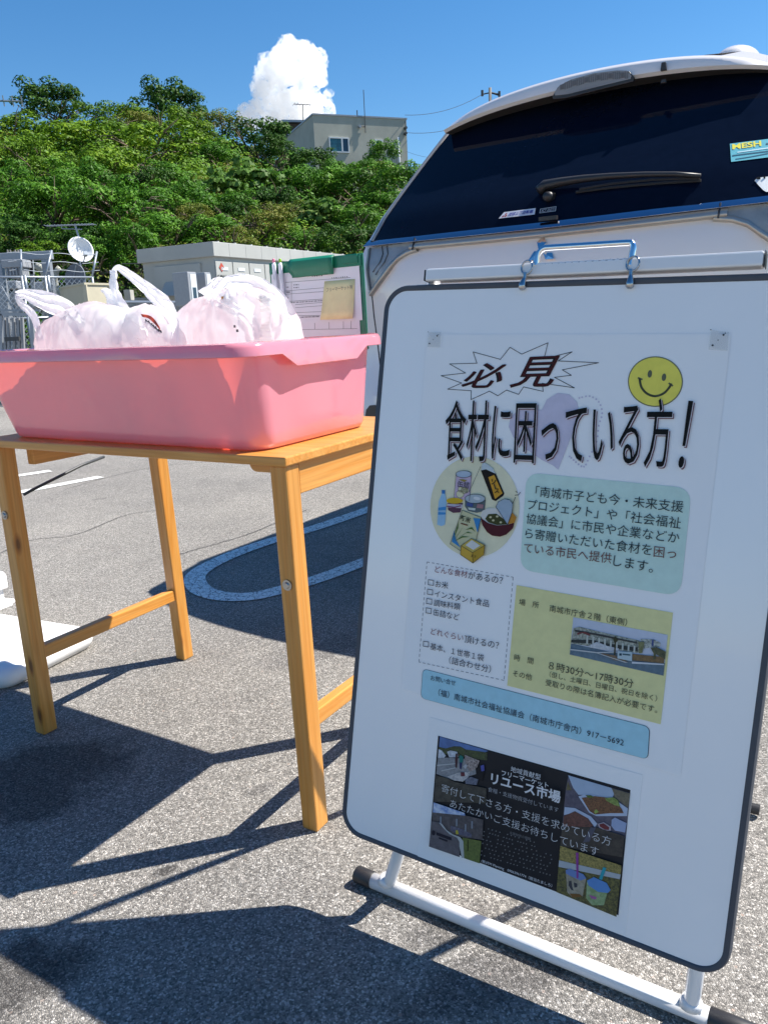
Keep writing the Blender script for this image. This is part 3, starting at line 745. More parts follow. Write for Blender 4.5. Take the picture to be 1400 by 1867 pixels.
# two meter boxes on stands in front of the short side
MAT['meter'] = plain('meter_box_grey', (0.30, 0.315, 0.34), 0.45)
for i, (x0, x1, y0, y1, lab) in enumerate(((318, 346, 496, 553, 'grey meter box with a dark window, the one farther from the cabinet doors'), (352, 371, 497, 550, 'narrow grey meter box with a dark window, close to the cabinet doors'))):
    D = 11.6 + .3 * i; c = AT((x0 + x1) / 2, y0, D); w = (x1 - x0) * D / FPX; h = (y1 - y0) * D / FPX
    t = thing('meter_box', lab, 'meter box', (c[0], c[1], 0), 'meter boxes beside the cabinet')
    mb = MB(); mb.box((c[0], c[1] + .12, c[2] - h / 2), (cu, cn, ZUP), (w * .42, .14, h / 2)); mb.build('case', MAT['meter'], t, bevel=.01)
    mb = MB(); mb.box(np.array([c[0], c[1] + .12, c[2] - h * .62]) - cn * .142 + cu * w * .08, (cu, cn, ZUP), (w * .17, .006, h * .16)); mb.build('meter_window', MAT['dark_glass'], t)
    mb = MB(); mb.box(np.array([c[0], c[1] + .12, c[2] - h * .5]) - cn * .142 + cu * w * .08, (cu, cn, ZUP), (w * .28, .004, h * .44)); mb.build('front_panel', MAT['white_frame'], t)
    mb = MB(); mb.tube([(c[0], c[1] + .12, 0), (c[0], c[1] + .12, c[2] - h)], .05, 8); mb.build('stand', MAT['galv'], t)

# ------------------------------------------------------------------ yard: fence, frame, gate, dish, tan cabinet
DF = 12.6
def fp(px, py, d=DF): return AT(px, py, d)
f0, f1 = fp(-60, 505, 12.2), fp(172, 515.5, 13.6)
fence = thing('chain_link_fence', 'galvanised chain-link fence with leaning barbed wire arms', 'fence', (f0[0], f0[1], 0))
zt = f0[2]; fd = unit([f1[0] - f0[0], f1[1] - f0[1], 0]); flen = float(np.linalg.norm((f1 - f0)[:2])) ; fn = np.array([-fd[1], fd[0], 0])
def fq(s, z, o=0.0): return np.array([f0[0], f0[1], 0]) + fd * s + fn * o + ZUP * z
mb = MB(); mb.tube([fq(0, zt), fq(flen, zt)], .018, 8); mb.tube([fq(0, zt - .62), fq(flen, zt - .62)], .018, 8); mb.tube([fq(0, .12), fq(flen, .12)], .018, 8); mb.build('rail', MAT['galv'], fence, smooth=True)
mb = MB(); st = .085
k = -zt
while k < flen:
    a0, a1 = max(k, 0), min(k + zt, flen)
    if a1 > a0:
        mb.bar(fq(a0, a0 - k + .0), fq(a1, a1 - k), .006, .006); mb.bar(fq(a0, zt - (a0 - k), .008), fq(a1, zt - (a1 - k), .008), .006, .006)
    k += st
mb.build('wire_mesh', MAT['galv'], fence)
for px, py, lean in ((52, 507, 0.10), (115, 512, 0.22)):
    p = fp(px, py, 12.6); s_ = float((p - f0) @ fd)
    mb = MB(); mb.tube([fq(s_, 0), fq(s_, zt + .02)], .022, 8); mb.tube([fq(s_, zt), fq(s_ + lean, zt + .42, .12)], .018, 8); mb.tube([fq(s_ + .05, zt - .35), fq(s_ + .05, zt + .03)], .026, 8); mb.build('post', MAT['galv'], fence, smooth=True)
s_ = flen - .02; mb = MB(); mb.tube([fq(s_, 0), fq(s_, zt)], .022, 8); mb.tube([fq(s_, zt), fq(s_ + .2, zt + .42, .12)], .018, 8); mb.build('post', MAT['galv'], fence, smooth=True)
mb = MB()
for j in range(3):
    z_ = zt + .12 + .13 * j; mb.tube([fq(flen * t + .18, z_ - .03 * math.sin(t * 9.4) ** 2, .10) for t in np.linspace(.25, 1, 14)], .005, 4)
mb.build('barbed_wire', MAT['galv'], fence)

fr = fp(0, 470, 13.6); frame = thing('steel_support_frame', 'grey square steel goalpost frame carrying a transformer behind the fence', 'frame', (fr[0], fr[1], 0))
DFr = 13.4
pa, pb = fp(-3, 470, DFr), fp(86, 479, DFr); pc = fp(104, 562, DFr)
for p in (pa, np.array([pb[0], pb[1], pa[2]])):
    mb = MB(); mb.bar((p[0], p[1], 0), (p[0], p[1], p[2] - .06), .13, .13, up=(0, 1, 0)); mb.build('post', MAT['grey_metal'], frame, bevel=.01)
mb = MB(); mb.bar(pa + np.array([-.3, 0, 0]), np.array([pb[0] + .1, pb[1], pa[2]]), .14, .13); mb.build('beam', MAT['grey_metal'], frame, bevel=.01)
mb = MB()
for px in (16, 21, 30, 35): p = fp(px, 467, DFr); mb.tube([p - ZUP * .05, p + ZUP * .06, p + ZUP * .1], [.02, .016, .01], 6)
mb.build('insulator', MAT['concrete'], frame)
tz = fp(32, 489, 13.0); tr = MB(); tr.box(tz + ZUP * .06, (np.array([1.0, 0, 0]), np.array([0, 1.0, 0]), ZUP), (.17, .16, .06)); tr.box(tz - ZUP * .07, (np.array([1.0, 0, 0]), np.array([0, 1.0, 0]), ZUP), (.13, .13, .08))
for i in range(5): tr.box(tz + np.array([-.1 + .05 * i, -.14, -.06]), (np.array([1.0, 0, 0]), np.array([0, 1.0, 0]), ZUP), (.012, .02, .06))
tr.build('transformer', MAT['meter'], frame, bevel=.012)
mb = MB(); p = fp(58, 474, 13.2); q = fp(50, 500, 13.2); mb.bar(p, fp(61, 530, 13.2), .05, .05); mb.bar(p, fp(60, 500, 13.2), .05, .05); mb.bar(q, fp(5, 505, 13.2), .03, .03); mb.bar(fp(2, 522, 13.2), fp(30, 570, 13.2), .035, .035); mb.build('brace', MAT['grey_metal'], frame)
for (px, py, r_, lab) in ((78, 490, .06, 'pale bent service pipe rising behind the fence mesh'), (105, 492, .045, 'thin pale pipe leaning behind the fence mesh')):
    D = 13.9; p = fp(px, py, D); mb = MB()
    e = fp(px - 12, py - 6, D) if r_ > .05 else fp(px + 4, py - 4, D); mid = fp(px + 4, py + 12, D) if r_ > .05 else fp(px - 4, py + 14, D)
    mb.tube([(mid[0], mid[1], 0), mid - ZUP * .1, mid, p, e], r_, 8); tag(mb.build('service_pipe', MAT['house_wall'], smooth=True, loc=(mid[0], mid[1], 0)), lab, 'pipe')
gd = 12.0
gp = fp(30, 730, gd); gate = thing('barred_cage', 'grey steel cage with pale upright bars at the foot of the fence', 'cage', (gp[0], gp[1], 0))
mb = MB(); c0, c1, c2, c3 = fp(2, 572, gd), fp(58, 574, gd), fp(66, 690, gd), fp(4, 690, gd)
for a_, b_ in ((c0, c1), (c1, c2), (c2, c3), (c3, c0)): mb.bar(a_, b_, .05, .05, up=(0, 1, 0))
c4, c5 = fp(-1, 566, gd + .3), fp(74, 566, gd + .3); mb.bar(c4, c5, .03, .03, up=(0, 1, 0)); mb.bar((c2[0], c2[1], 0), c2, .05, .05, up=(0, 1, 0)); mb.bar((c3[0], c3[1], 0), c3, .05, .05, up=(0, 1, 0))
mb.build('frame', MAT['grey_metal'], gate)
for px in (8, 15, 25, 34, 41):
    mb = MB(); mb.bar(fp(px, 579, gd + .2), fp(px + 5, 690, gd + .2), .035, .05, up=(0, 1, 0)); mb.build('bar', MAT['meter'], gate)
mb = MB(); mb.box(fp(24, 618, gd), (np.array([1.0, 0, 0]), np.array([0, 1.0, 0]), ZUP), (.10, .05, .03)); mb.build('latch', MAT['dark_metal'], gate)
# clutter behind the mesh
mach = thing('switch_gear', 'grey switch gear with pale housings behind the fence mesh', 'machine', (fp(40, 700, 14.3)[0], 14.3, 0))
for i, (px, py, w, h) in enumerate(((28, 520, .09, .07), (80, 545, .22, .14), (20, 545, .2, .10), (55, 560, .5, .05), (75, 522, .12, .07))):
    c = fp(px, py, 14.3 + .1 * i); mb = MB(); mb.box(c, (np.array([1.0, 0, 0]), np.array([0, 1.0, 0]), ZUP), (w, .15, h)); mb.tube([(c[0], c[1], 0), c], .05, 8); mb.build('housing', MAT['meter'], mach, bevel=.02)

MAT['tan'] = plain('tan_paint', (0.48, 0.44, 0.33), 0.6, var=0.08, vs=3)
td = 12.2
p0, p1, p2 = fp(155, 516.5, td), fp(198, 516.0, td + .45), fp(112, 518.5, td + .75)
zt = p0[2]; tan = thing('tan_equipment_box', 'tan metal equipment box on legs in front of the fence', 'equipment box', (p0[0], p0[1], 0))
e1 = unit([p1[0] - p0[0], p1[1] - p0[1], 0]); e2 = unit([p2[0] - p0[0], p2[1] - p0[1], 0]); l1 = float(np.linalg.norm((p1 - p0)[:2])); l2 = float(np.linalg.norm((p2 - p0)[:2]))
q0 = np.array([p0[0], p0[1], 0]); hb = zt - .38
mb = MB(); mb.add([q0 + e1 * a + e2 * b_ + ZUP * z for z in (hb, zt - .02) for a, b_ in ((0, 0), (l1, 0), (l1, l2), (0, l2))], [(3, 2, 1, 0), (4, 5, 6, 7), (0, 1, 5, 4), (1, 2, 6, 5), (2, 3, 7, 6), (3, 0, 4, 7)]); mb.build('case', MAT['tan'], tan)
mb = MB(); o_ = .02; mb.add([q0 + e1 * a + e2 * b_ + ZUP * z for z in (zt - .019, zt + .01) for a, b_ in ((-o_, -o_), (l1 + o_, -o_), (l1 + o_, l2 + o_), (-o_, l2 + o_))], [(3, 2, 1, 0), (4, 5, 6, 7), (0, 1, 5, 4), (1, 2, 6, 5), (2, 3, 7, 6), (3, 0, 4, 7)]); mb.build('lid', MAT['tan'], tan)
for a, b_ in ((0, 0), (l1, 0), (0, l2), (l1, l2)):
    mb = MB(); q = q0 + e1 * a + e2 * b_; mb.bar(q, q + ZUP * (zt - .02), .05, .05, up=(0, 1, 0)); mb.build('leg', MAT['tan'], tan)
mb = MB(); mb.box(q0 + e1 * l1 * .3 + e2 * l2 * .5 + ZUP * (hb - .2), (e1, unit(np.cross(ZUP, e1)), ZUP), (l1 * .3, l2 * .3, .2)); mb.build('motor', plain('rust_brown', (.13, .07, .04), .8), tan)

# satellite dish
MAT['dish'] = plain('dish_white', (0.72, 0.73, 0.75), 0.4)
dc = fp(147, 456.5, 13.8); dish = thing('satellite_dish', 'white satellite dish with a flat aerial boom on the same mast', 'satellite dish', (dc[0], dc[1], 0))
nd = unit(np.array([0.55, -0.75, 0.35])); a1 = unit(np.cross(nd, ZUP)); a2 = np.cross(a1, nd)
mb = MB(); rd = .205; rows = []
for i in range(9):
    r_ = rd * i / 8; rows.append([dc + a1 * r_ * math.cos(t) + a2 * r_ * 1.08 * math.sin(t) + nd * (.10 * (r_ / rd) ** 2 - .06) for t in np.linspace(0, 2 * math.pi, 33)[:-1]])
mb.grid(rows[1:], close=True); mb.poly(rows[1]); mb.build('reflector', MAT['dish'], dish, smooth=True, solid=.012)
mb = MB(); fe = dc + nd * .20 - a2 * .16; mb.tube([dc - a2 * .22, fe], .012, 6); mb.box(fe, (nd, a1, a2), (.04, .025, .03)); mb.tube([dc + a1 * .05 + a2 * .2, fe], .005, 5); mb.build('feed_arm', MAT['galv'], dish)
mt_ = fp(137.5, 410, 13.9); mb = MB(); mb.tube([(dc[0] - .05, dc[1] + .1, 0), dc - nd * .07 + np.array([-.04, .08, -.1]), np.array([mt_[0] + .05, mt_[1], dc[2] + .1]), mt_], .016, 8); mb.build('mast', MAT['galv'], dish)
mb = MB(); l_, r_ = fp(86, 412, 13.9), fp(172, 409, 13.9); mb.tube([l_, r_], .012, 6)
for i in range(15): q = l_ + (r_ - l_) * i / 14; mb.tube([q - np.array([0, .12, 0]), q + np.array([0, .12, 0])], .005, 4)
mb.tube([fp(114, 417, 13.9), fp(150, 418, 13.9)], .009, 5); mb.tube([fp(112, 412, 13.9), fp(114, 417, 13.9)], .008, 5); mb.build('aerial_boom', MAT['galv'], dish)
# round-topped grey panel (back of a second, older dish) on the fence
bc = fp(137, 506, 13.9); od = thing('old_dish', 'round-topped blue grey old dish seen from behind, above the tan box', 'satellite dish', (bc[0], bc[1], 0))
mb = MB(); pts = []
for t in np.linspace(0, math.pi, 20): pts.append(bc + np.array([math.cos(t) * .17 + .03 * math.sin(t), 0, math.sin(t) * .22]))
pts += [bc + np.array([-.17, 0, -.12]), bc + np.array([.17, 0, -.12])]
mb.prism(pts, (0, .04, 0)); mb.build('panel', plain('blue_grey_panel', (.17, .19, .23), .5), od, bevel=.006)
mb = MB(); mb.bar(bc + np.array([-.05, -.012, -.1]), bc + np.array([.05, -.012, .19]), .03, .014); mb.tube([(bc[0], bc[1] + .06, 0), bc + np.array([0, .06, .05])], .025, 8); mb.build('rib', MAT['galv'], od)

# low wall and slatted railing in front of the hill, between the tan box and the cabinet
MAT['pale_conc'] = plain('pale_concrete', (0.40, 0.40, 0.37), 0.9, var=.15, vs=4)
w0, w1 = fp(228, 543, 13.4), fp(305, 548, 14.4)
wall = thing('low_concrete_wall', 'low pale concrete wall with a small block on top, seen under the bag handle', 'wall', (w0[0], w0[1], 0))
mb = MB(); mb.prism([(w0[0], w0[1], 0), (w1[0] + .5, w1[1] + .2, 0), (w1[0] + .5, w1[1] + .2, w0[2]), (w0[0], w0[1], w0[2])], (0, .25, 0)); mb.build('wall_face', MAT['pale_conc'], wall)
c = fp(236, 538, 13.2); mb = MB(); mb.box(c, (np.array([1.0, 0, 0]), np.array([0, 1.0, 0]), ZUP), (.05, .1, .08)); mb.build('block', MAT['pale_conc'], wall)
r0, r1 = fp(226, 551, 12.6), fp(338, 551.5, 12.9)
rail = thing('slatted_railing', 'grey railing with upright slats below the low concrete wall', 'railing', (r0[0], r0[1], 0))
mb = MB(); mb.tube([r0, r1], .025, 8); mb.tube([r0 - ZUP * .45, r1 - ZUP * .45], .02, 8); mb.build('rail', MAT['galv'], rail)
for i in range(15):
    q = r0 + (r1 - r0) * (i + .5) / 15; mb = MB(); mb.bar(q - ZUP * .43, q - ZUP * .025, .012, .04, up=(0, 1, 0)); mb.build('slat', MAT['meter'], rail)
for t in (0.02, .98): q = r0 + (r1 - r0) * t; mb = MB(); mb.tube([(q[0], q[1], 0), q], .03, 8); mb.build('post', MAT['galv'], rail)
p = fp(269, 487, 14.6); mb = MB(); mb.tube([(p[0], p[1], 0), p], .035, 8); mb.tube([fp(222, 481, 14.6), fp(300, 480, 14.6)], .008, 5); tag(mb.build('fence_post', MAT['dark_metal'], loc=(p[0], p[1], 0)), 'dark thin fence post against the foliage beside the cabinet', 'fence post')

# ================================================================== VAN
VY = R(34)
vw = np.array([math.cos(VY), -math.sin(VY), 0]); vf = np.array([math.sin(VY), math.cos(VY), 0])
_r = ray(990, 455); _P = CAM + _r * (2.75 / _r[1]); VP0 = np.array([_P[0], _P[1], 0.0])
_zk = [0.0, .28, .34, .42, .70, .78, .95, 1.20, 1.30, 1.39, 1.79, 1.86]
_fk = [.10, .06, -.03, -.06, -.06, .0, .0, .0, .05, .12, .54, .66]
def rear_f(s, z):
    return float(np.interp(z, _zk, _fk)) + 0.15 * (abs(s) / 0.85) ** 2.6 * (1.0 if z < 1.35 else max(.35, 1 - (z - 1.35) * 1.3))
VK = 0.945                                      # the van stands this much nearer than a full-size fit of its width
def V3(s, f, z): return CAM + VK * (VP0 + vw * s + vf * f + ZUP * z - CAM)
def rear(s, z, off=0.0): return V3(s, rear_f(s, z) - off, z)
def sp_f(s, z): return .40 + .10 * abs(s) ** 2.6
def spoil(s, z, off=0.0): return V3(s, sp_f(s, z) - off, z)
def solve(px, py, fn=rear):
    x = np.array([0.0, 1.3])
    for _ in range(25):
        e = proj(fn(*x)) - (px, py); h = 1e-4
        J = np.stack([(proj(fn(x[0] + h, x[1])) - proj(fn(*x))) / h, (proj(fn(x[0], x[1] + h)) - proj(fn(*x))) / h], 1)
        st = np.linalg.solve(J, e); st = np.clip(st, -.2, .2); x = x - st
        if abs(e).max() < .01: break
    return x
MAT['van_paint'] = plain('pearl_white_paint', (0.80, 0.755, 0.735), 0.32, var=0.015, vs=3, coat=1.0)
MAT['van_glass'] = plain('sky_tinted_glass', (0.0035, 0.0065, 0.017), 0.02, var=0.1, spec=0.06, coat=0.0)  # navy of the reflected sky is put into the base colour, gloss kept low
MAT['bright_trim'] = plain('dark_bright_trim', (0.34, 0.36, 0.44), 0.10, metal=1.0, var=0.02)
MAT['chrome'] = plain('chrome', (0.75, 0.76, 0.78), 0.06, metal=1.0, var=0.01)
MAT['satin_trim'] = plain('satin_silver_trim', (0.44, 0.41, 0.37), 0.28, metal=0.55, var=.03)
MAT['black_plastic'] = plain('black_plastic', (0.022, 0.022, 0.025), 0.45)
MAT['lamp_clear'] = plain('smoked_lamp_lens', (0.27, 0.285, 0.29), 0.3, var=.2, vs=14, coat=.5)
MAT['lamp_line'] = plain('lamp_line', (0.10, 0.105, 0.11), 0.2)
MAT['lamp_red'] = plain('lamp_red', (0.30, 0.03, 0.03), 0.15)
MAT['rubber'] = plain('tyre_rubber', (0.018, 0.018, 0.02), 0.75)
van = thing('parked_van', 'pearl white van with a dark tinted tailgate window parked behind the whiteboard', 'van', (CAM + VK * (VP0 - CAM)) * np.array([1, 1, 0]))
_sz = [.28, .42, .6, 1.0, 1.22, 1.31, 1.40, 1.74, 1.80, 1.87]
_sm = [.70, .80, .90, .90, .875, .845, .805, .635, .585, .42]
def smax(z): return float(np.interp(z, _sz, _sm))
zs = [.28, .34, .42, .55, .70, .78, .95, 1.10, 1.20, 1.25, 1.30, 1.35, 1.40, 1.50, 1.60, 1.70, 1.78, 1.83, 1.85]
mb = MB(); rows = []
ts = np.concatenate([np.linspace(-1, -.9, 5), np.linspace(-.85, .85, 24), np.linspace(.9, 1, 5)])
for z in zs: rows.append([rear(t * smax(z), z) for t in ts])
mb.grid(rows)
for sgn in (-1, 1):
    rows = []
    for z in zs:
        s0 = sgn * smax(z); f0 = rear_f(s0, z); r_ = []
        for k, f in enumerate((0, .04, .12, .35, .9, 1.8, 2.8, 3.5, 4.1, 4.45)):
            taper = 1 - .10 * max(0, (f - 3.2)) ** 1.5 / 1.4
            zz = z if (f < 2.6 or z < 1.05) else z - (z - 1.05) * min(1, (f - 2.6) / 1.5) * .92
            bul = .012 * math.sin(math.pi * min(1, f / .5)) if f < .5 else 0
            wid = 1 + .16 * max(0, z - 1.2) / .6 * min(1, f / .35) if f < 2.6 else 1 + .16 * max(0, z - 1.2) / .6 * max(0, 1 - (f - 2.6))
            r_.append(V3((s0 + sgn * bul) * taper * wid, f0 + f * (4.5 - f0) / 4.5, zz))
        rows.append(r_)
    mb.grid(rows)
rows = []
zt_ = zs[-1]
for k, f in enumerate((0, .04, .12, .35, .9, 1.8, 2.8, 3.5, 4.1, 4.45)):
    zz = zt_ if f < 2.6 else zt_ - (zt_ - 1.05) * min(1, (f - 2.6) / 1.5) * .92
    f0 = rear_f(0, zt_)
    wid = 1 + .16 * (zt_ - 1.2) / .6 * (min(1, f / .35) if f < 2.6 else max(0, 1 - (f - 2.6)))
    rows.append([V3(t * smax(zt_) * wid * (1 - .10 * max(0, (f - 3.2)) ** 1.5 / 1.4), rear_f(t * smax(zt_), zt_) + f * (4.5 - f0) / 4.5, zz + .025 * (1 - t * t)) for t in np.linspace(-1, 1, 9)])
mb.grid(rows)
rows = []
for z in zs:
    zz = z if z < 1.05 else z - (z - 1.05) * .92
    tp = 1 - .10 * 1.25 ** 1.5 / 1.4
    rows.append([V3(t * smax(z) * tp, 4.45 + .12 * (1 - t * t), zz) for t in np.linspace(-1, 1, 9)])
mb.grid(rows)
mb.build('body', MAT['van_paint'], van, auto=35)
# under-body
mb = MB(); mb.box(V3(0, 2.3, .33), (vw, vf, ZUP), (.55, 1.9, .05)); mb.build('underbody', MAT['black_plastic'], van)
# lower bumper cladding
rows = []
for z in (.27, .30, .36, .46): rows.append([rear(t * smax(max(z, .3)), z, .012) for t in ts])
mb = MB(); mb.grid(rows); mb.build('lower_bumper', MAT['black_plastic'], van, smooth=True)
for sgn in (-1, 1):
    for f in (.88, 3.72):
        c = V3(sgn * .79, f, .34); c[2] = .335; mb = MB(); rows = []
        for r_, o_ in ((.20, -.11), (.30, -.115), (.335, -.09), (.34, 0), (.335, .09), (.30, .115), (.20, .11)):
            rows.append([c + vw * o_ + r_ * (math.cos(t) * vf + math.sin(t) * ZUP) for t in np.linspace(0, 2 * math.pi, 37)[:-1]])
        mb.grid(rows, close=True); w_ = mb.build('wheel', MAT['rubber'], van, smooth=True)
        mb = MB(); mb.disc(c + vw * sgn * .07, vf, ZUP, .2, n=24)
        for k in range(5):
            a_ = k * 2 * math.pi / 5; mb.bar(c + vw * sgn * .085, c + vw * sgn * .095 + .19 * (math.cos(a_) * vf + math.sin(a_) * ZUP), .05, .02, up=vw)
        mb.build('rim', MAT['satin_trim'], w_)
    mb = MB(); pts = []
    for f, z in ((.55, 1.25), (2.9, 1.16), (2.3, 1.66), (.75, 1.66)):
        pts.append((f, z))
    g4 = []
    for b_ in np.linspace(0, 1, 5):
        row = []
        for a_ in np.linspace(0, 1, 8):
            f = (pts[0][0] * (1 - a_) + pts[1][0] * a_) * (1 - b_) + (pts[3][0] * (1 - a_) + pts[2][0] * a_) * b_
            z = (pts[0][1] * (1 - a_) + pts[1][1] * a_) * (1 - b_) + (pts[3][1] * (1 - a_) + pts[2][1] * a_) * b_
            row.append(V3(sgn * (smax(z) * (1 + .16 * max(0, z - 1.2) / .6) + .02), f, z))
        g4.append(row)
    mb.grid(g4); mb.build('side_window', MAT['van_glass'], van, smooth=True)
# tailgate glass
def zbelt(s): return 1.290 + .030 * s * s
rows = []
for b_ in np.linspace(0, 1, 15):
    row = []
    for a_ in np.linspace(-1, 1, 31):
        se = .795 - .185 * b_ ** 1.12; s = a_ * se; z0, z1 = zbelt(s), 1.778 - .10 * s * s
        row.append(rear(s, z0 + (z1 - z0) * b_, .008))
    rows.append(row)
mb = MB(); mb.grid(rows); glass = mb.build('rear_window', MAT['van_glass'], van, smooth=True)
for sgn in (-1, 1):
    rows = []
    for b_ in np.linspace(0, 1, 15):
        se = .797 - .185 * b_ ** 1.12; row = []
        for d_, o_ in ((0, .010), (.006, .016), (.017, .016), (.023, .004)):
            s = sgn * (se + d_); z0, z1 = zbelt(s), 1.778 - .10 * s * s; row.append(rear(s, z0 + (z1 - z0) * b_, o_))
        rows.append(row)
    mb = MB(); mb.grid(rows); mb.build('window_trim', MAT['satin_trim'], van, smooth=True)
# bright strip and satin moulding under the glass
rows = []
for dz, o_ in ((.007, .002), (-.0195, .030), (-.021, .030), (-.0215, .012)): rows.append([rear(t * .84, zbelt(t * .84) + dz, o_) for t in np.linspace(-1, 1, 41)])
mb = MB(); mb.grid(rows); mb.build('chrome_strip', MAT['bright_trim'], van, smooth=True)
rows = []
for dz, o_ in ((-.0215, .010), (-.024, .022), (-.040, .026), (-.047, .020), (-.050, .0)): rows.append([rear(t * .56, zbelt(t * .56) + dz, o_) for t in np.linspace(-1, 1, 31)])
mb = MB(); mb.grid(rows); mb.build('tailgate_moulding', MAT['satin_trim'], van, smooth=True)
# tail lamps
up_px = [(679, 453), (690, 451), (702, 449.5), (716, 447.3), (730, 445), (745, 442.6), (760, 440.5)]
lo_px = [(680, 529), (688, 517), (699, 502), (713, 483), (727, 468), (743, 457.5), (760, 451)]
up = [solve(*p) for p in up_px]; lo = [solve(*p) for p in lo_px]
for sgn in (1, -1):
    M_ = lambda s, z, o: rear(sgn * s, z, o)
    rows = [[M_(*(np.array(a_) * (1 - t) + np.array(b_) * t), .014) for a_, b_ in zip(up, lo)] for t in np.linspace(0, 1, 6)]
    # wrap-round outer part of the lamp
    e0, e1 = up[0], lo[0]
    mb = MB(); mb.grid(rows)
    wr = []
    for t in np.linspace(0, 1, 6):
        q = np.array(e0) * (1 - t) + np.array(e1) * t
        wr.append([M_(q[0], q[1], .014), M_(q[0] - .02, q[1], .012), V3(sgn * (q[0] - .045), rear_f(q[0], q[1]) + .06, q[1]), V3(sgn * (q[0] - .055), rear_f(q[0], q[1]) + .25, q[1] + .01)])
    mb.grid(wr); tl = mb.build('tail_lamp', MAT['lamp_clear'], van, smooth=True)
    mb = MB()
    for k, (ta, tb, tc) in enumerate(((.30, .36, .55), (.45, .5, .68))):
        pl = [solve(x, y) for x, y in ((700 + 9 * k, 449.5 - k), (702 + 9 * k, 463), (697 + 8 * k, 478), (684 + 5 * k, 496 + 5 * k))]
        mb.tube([M_(*q, .016) for q in pl], .0022, 5)
    mb.tube([M_(*q, .016) for q in (up[0], (np.array(up[0]) + np.array(lo[0])) / 2, lo[0])], .004, 5)
    mb.build('lamp_divider', MAT['lamp_line'], tl)
    rows = []
    cv = [(762, 451.5)] + lo_px[::-1][1:] + [(676, 534)]
    for q in [solve(*p) for p in cv]: rows.append([M_(q[0], q[1], .0), M_(q[0], q[1] + .002, .018), M_(q[0] + .006, q[1] - .012, .018), M_(q[0] + .008, q[1] - .016, .0)])
    mb = MB(); mb.grid(rows); mb.build('lamp_surround', MAT['satin_trim'], van, smooth=True)
    mb = MB(); s1 = solve(760, 445); mb.tube([M_(s1[0], s1[1] + .022, .026), M_(s1[0], s1[1] - .022, .026)], .003, 5); mb.build('panel_gap', MAT['black_plastic'], van)
    sm = [solve(*p) for p in ((678, 534), (682, 575), (688, 620), (692, 655), (697, 700), (700, 735))]
    mb = MB(); mb.tube([M_(q[0], q[1], .0005) for q in sm], .0028, 5); mb.build('panel_gap', MAT['black_plastic'], van)
    fl = [solve(*p) for p in ((667, 760), (669, 747), (675, 739), (685, 738), (697, 742))]
    mb = MB(); mb.poly([M_(q[0], q[1], .006) for q in fl] + [M_(fl[-1][0], fl[-1][1] - .11, .006), M_(fl[0][0], fl[-1][1] - .11, .006)]); mb.build('wheel_arch_patch', MAT['black_plastic'], van)  # flat black patch standing in for the dark opening of a wheel arch
mb = MB(); mb.tube([rear(t * .70, .80, .001) for t in np.linspace(-1, 1, 15)], .003, 5); mb.build('panel_gap', MAT['black_plastic'], van)
mb = MB(); mb.box(rear(0, .92, .012), (vw, ZUP, vf), (.165, .083, .004)); mb.build('number_plate', MAT['white_frame'], van, bevel=.004)
# spoiler
rows = []; sprow = []
for a_ in np.linspace(-1, 1, 41):
    s = a_ * .60; zb_, zt2 = 1.777 - .115 * s * s - .012 * abs(a_) ** 6, 1.832 - .17 * s * s - .032 * abs(a_) ** 6
    f = sp_f(s, 1.8); rr = rear_f(s, zb_)
    sprow.append([V3(s, max(rr, f) + .01, zb_ - .002), V3(s, f + .012, zb_ - .004)])
    rows.append([V3(s, f + .012, zb_ - .004), V3(s, f, zb_ + .006), V3(s, f + .006, zt2 - .014), V3(s, f + .025, zt2), V3(s, f + .08, zt2 + .008), V3(s, 1.3, zt2 + .025)])
mb = MB(); mb.grid(rows); mb.add(rows[0], [tuple(range(6))]); mb.add(rows[-1], [tuple(range(6))[::-1]]); spo_ = mb.build('roof_spoiler', MAT['van_paint'], van, auto=50)
mb = MB(); mb.grid(sprow); mb.build('spoiler_underside', plain('shade_dark_underside', (.07, .068, .066), .6), spo_)  # underside colour darkened to carry its shade and dull its reflection in the glass
bl_px = [(1008, 177), (1018, 160), (1040, 147), (1085, 134), (1130, 129.5), (1148, 131), (1157, 142), (1155.5, 150), (1085, 167), (1034, 180), (1010, 182)]
bl = [solve(*p, spoil) for p in bl_px]
mb = MB(); mb.prism([spoil(*q, -.002) for q in bl], -vf * .012); bo = mb.build('brake_lamp', MAT['black_plastic'], van, bevel=.002)
c_ = np.mean(bl, 0); mb = MB(); mb.prism([spoil(*(c_ + (np.array(q) - c_) * np.array([.94, .80]) + np.array([0, .006])), .009) for q in bl], -vf * .003)
MAT['brake_lens'] = plain('clear_ribbed_lens', (0.25, 0.235, 0.23), 0.22, var=.12, vs=8, coat=.3)
mb.build('lens', MAT['brake_lens'], bo)
mb = MB()
for k in range(34):
    f_ = (k + .7) / 35; a_ = np.array(solve(1022 + 128 * f_, 161 - 23 * f_ - 6 * math.sin(f_ * 3.1), spoil)); hh_ = .0075 if k % 6 in (0, 1) else .011
    mb.box(spoil(a_[0], a_[1], .0135), (vw, ZUP, vf), (.0010 if k % 6 > 1 else .0028, hh_, .0008))
mb.build('lens_rib', plain('lens_rib_grey', (.13, .12, .12), .35), bo)
for px, py, w_, h_ in ((1210, 122, .010, .013), (1210, 149, .010, .006)):
    q = solve(px, py, spoil); mb = MB(); mb.prism([spoil(q[0] - w_, q[1] - h_, -.002), spoil(q[0] + w_, q[1] - h_, -.002), spoil(q[0] + w_ * .7, q[1] + h_, -.002), spoil(q[0] - w_ * .7, q[1] + h_, -.002)], -vf * .012); mb.build('washer_nozzle', MAT['black_plastic'], van, bevel=.002)
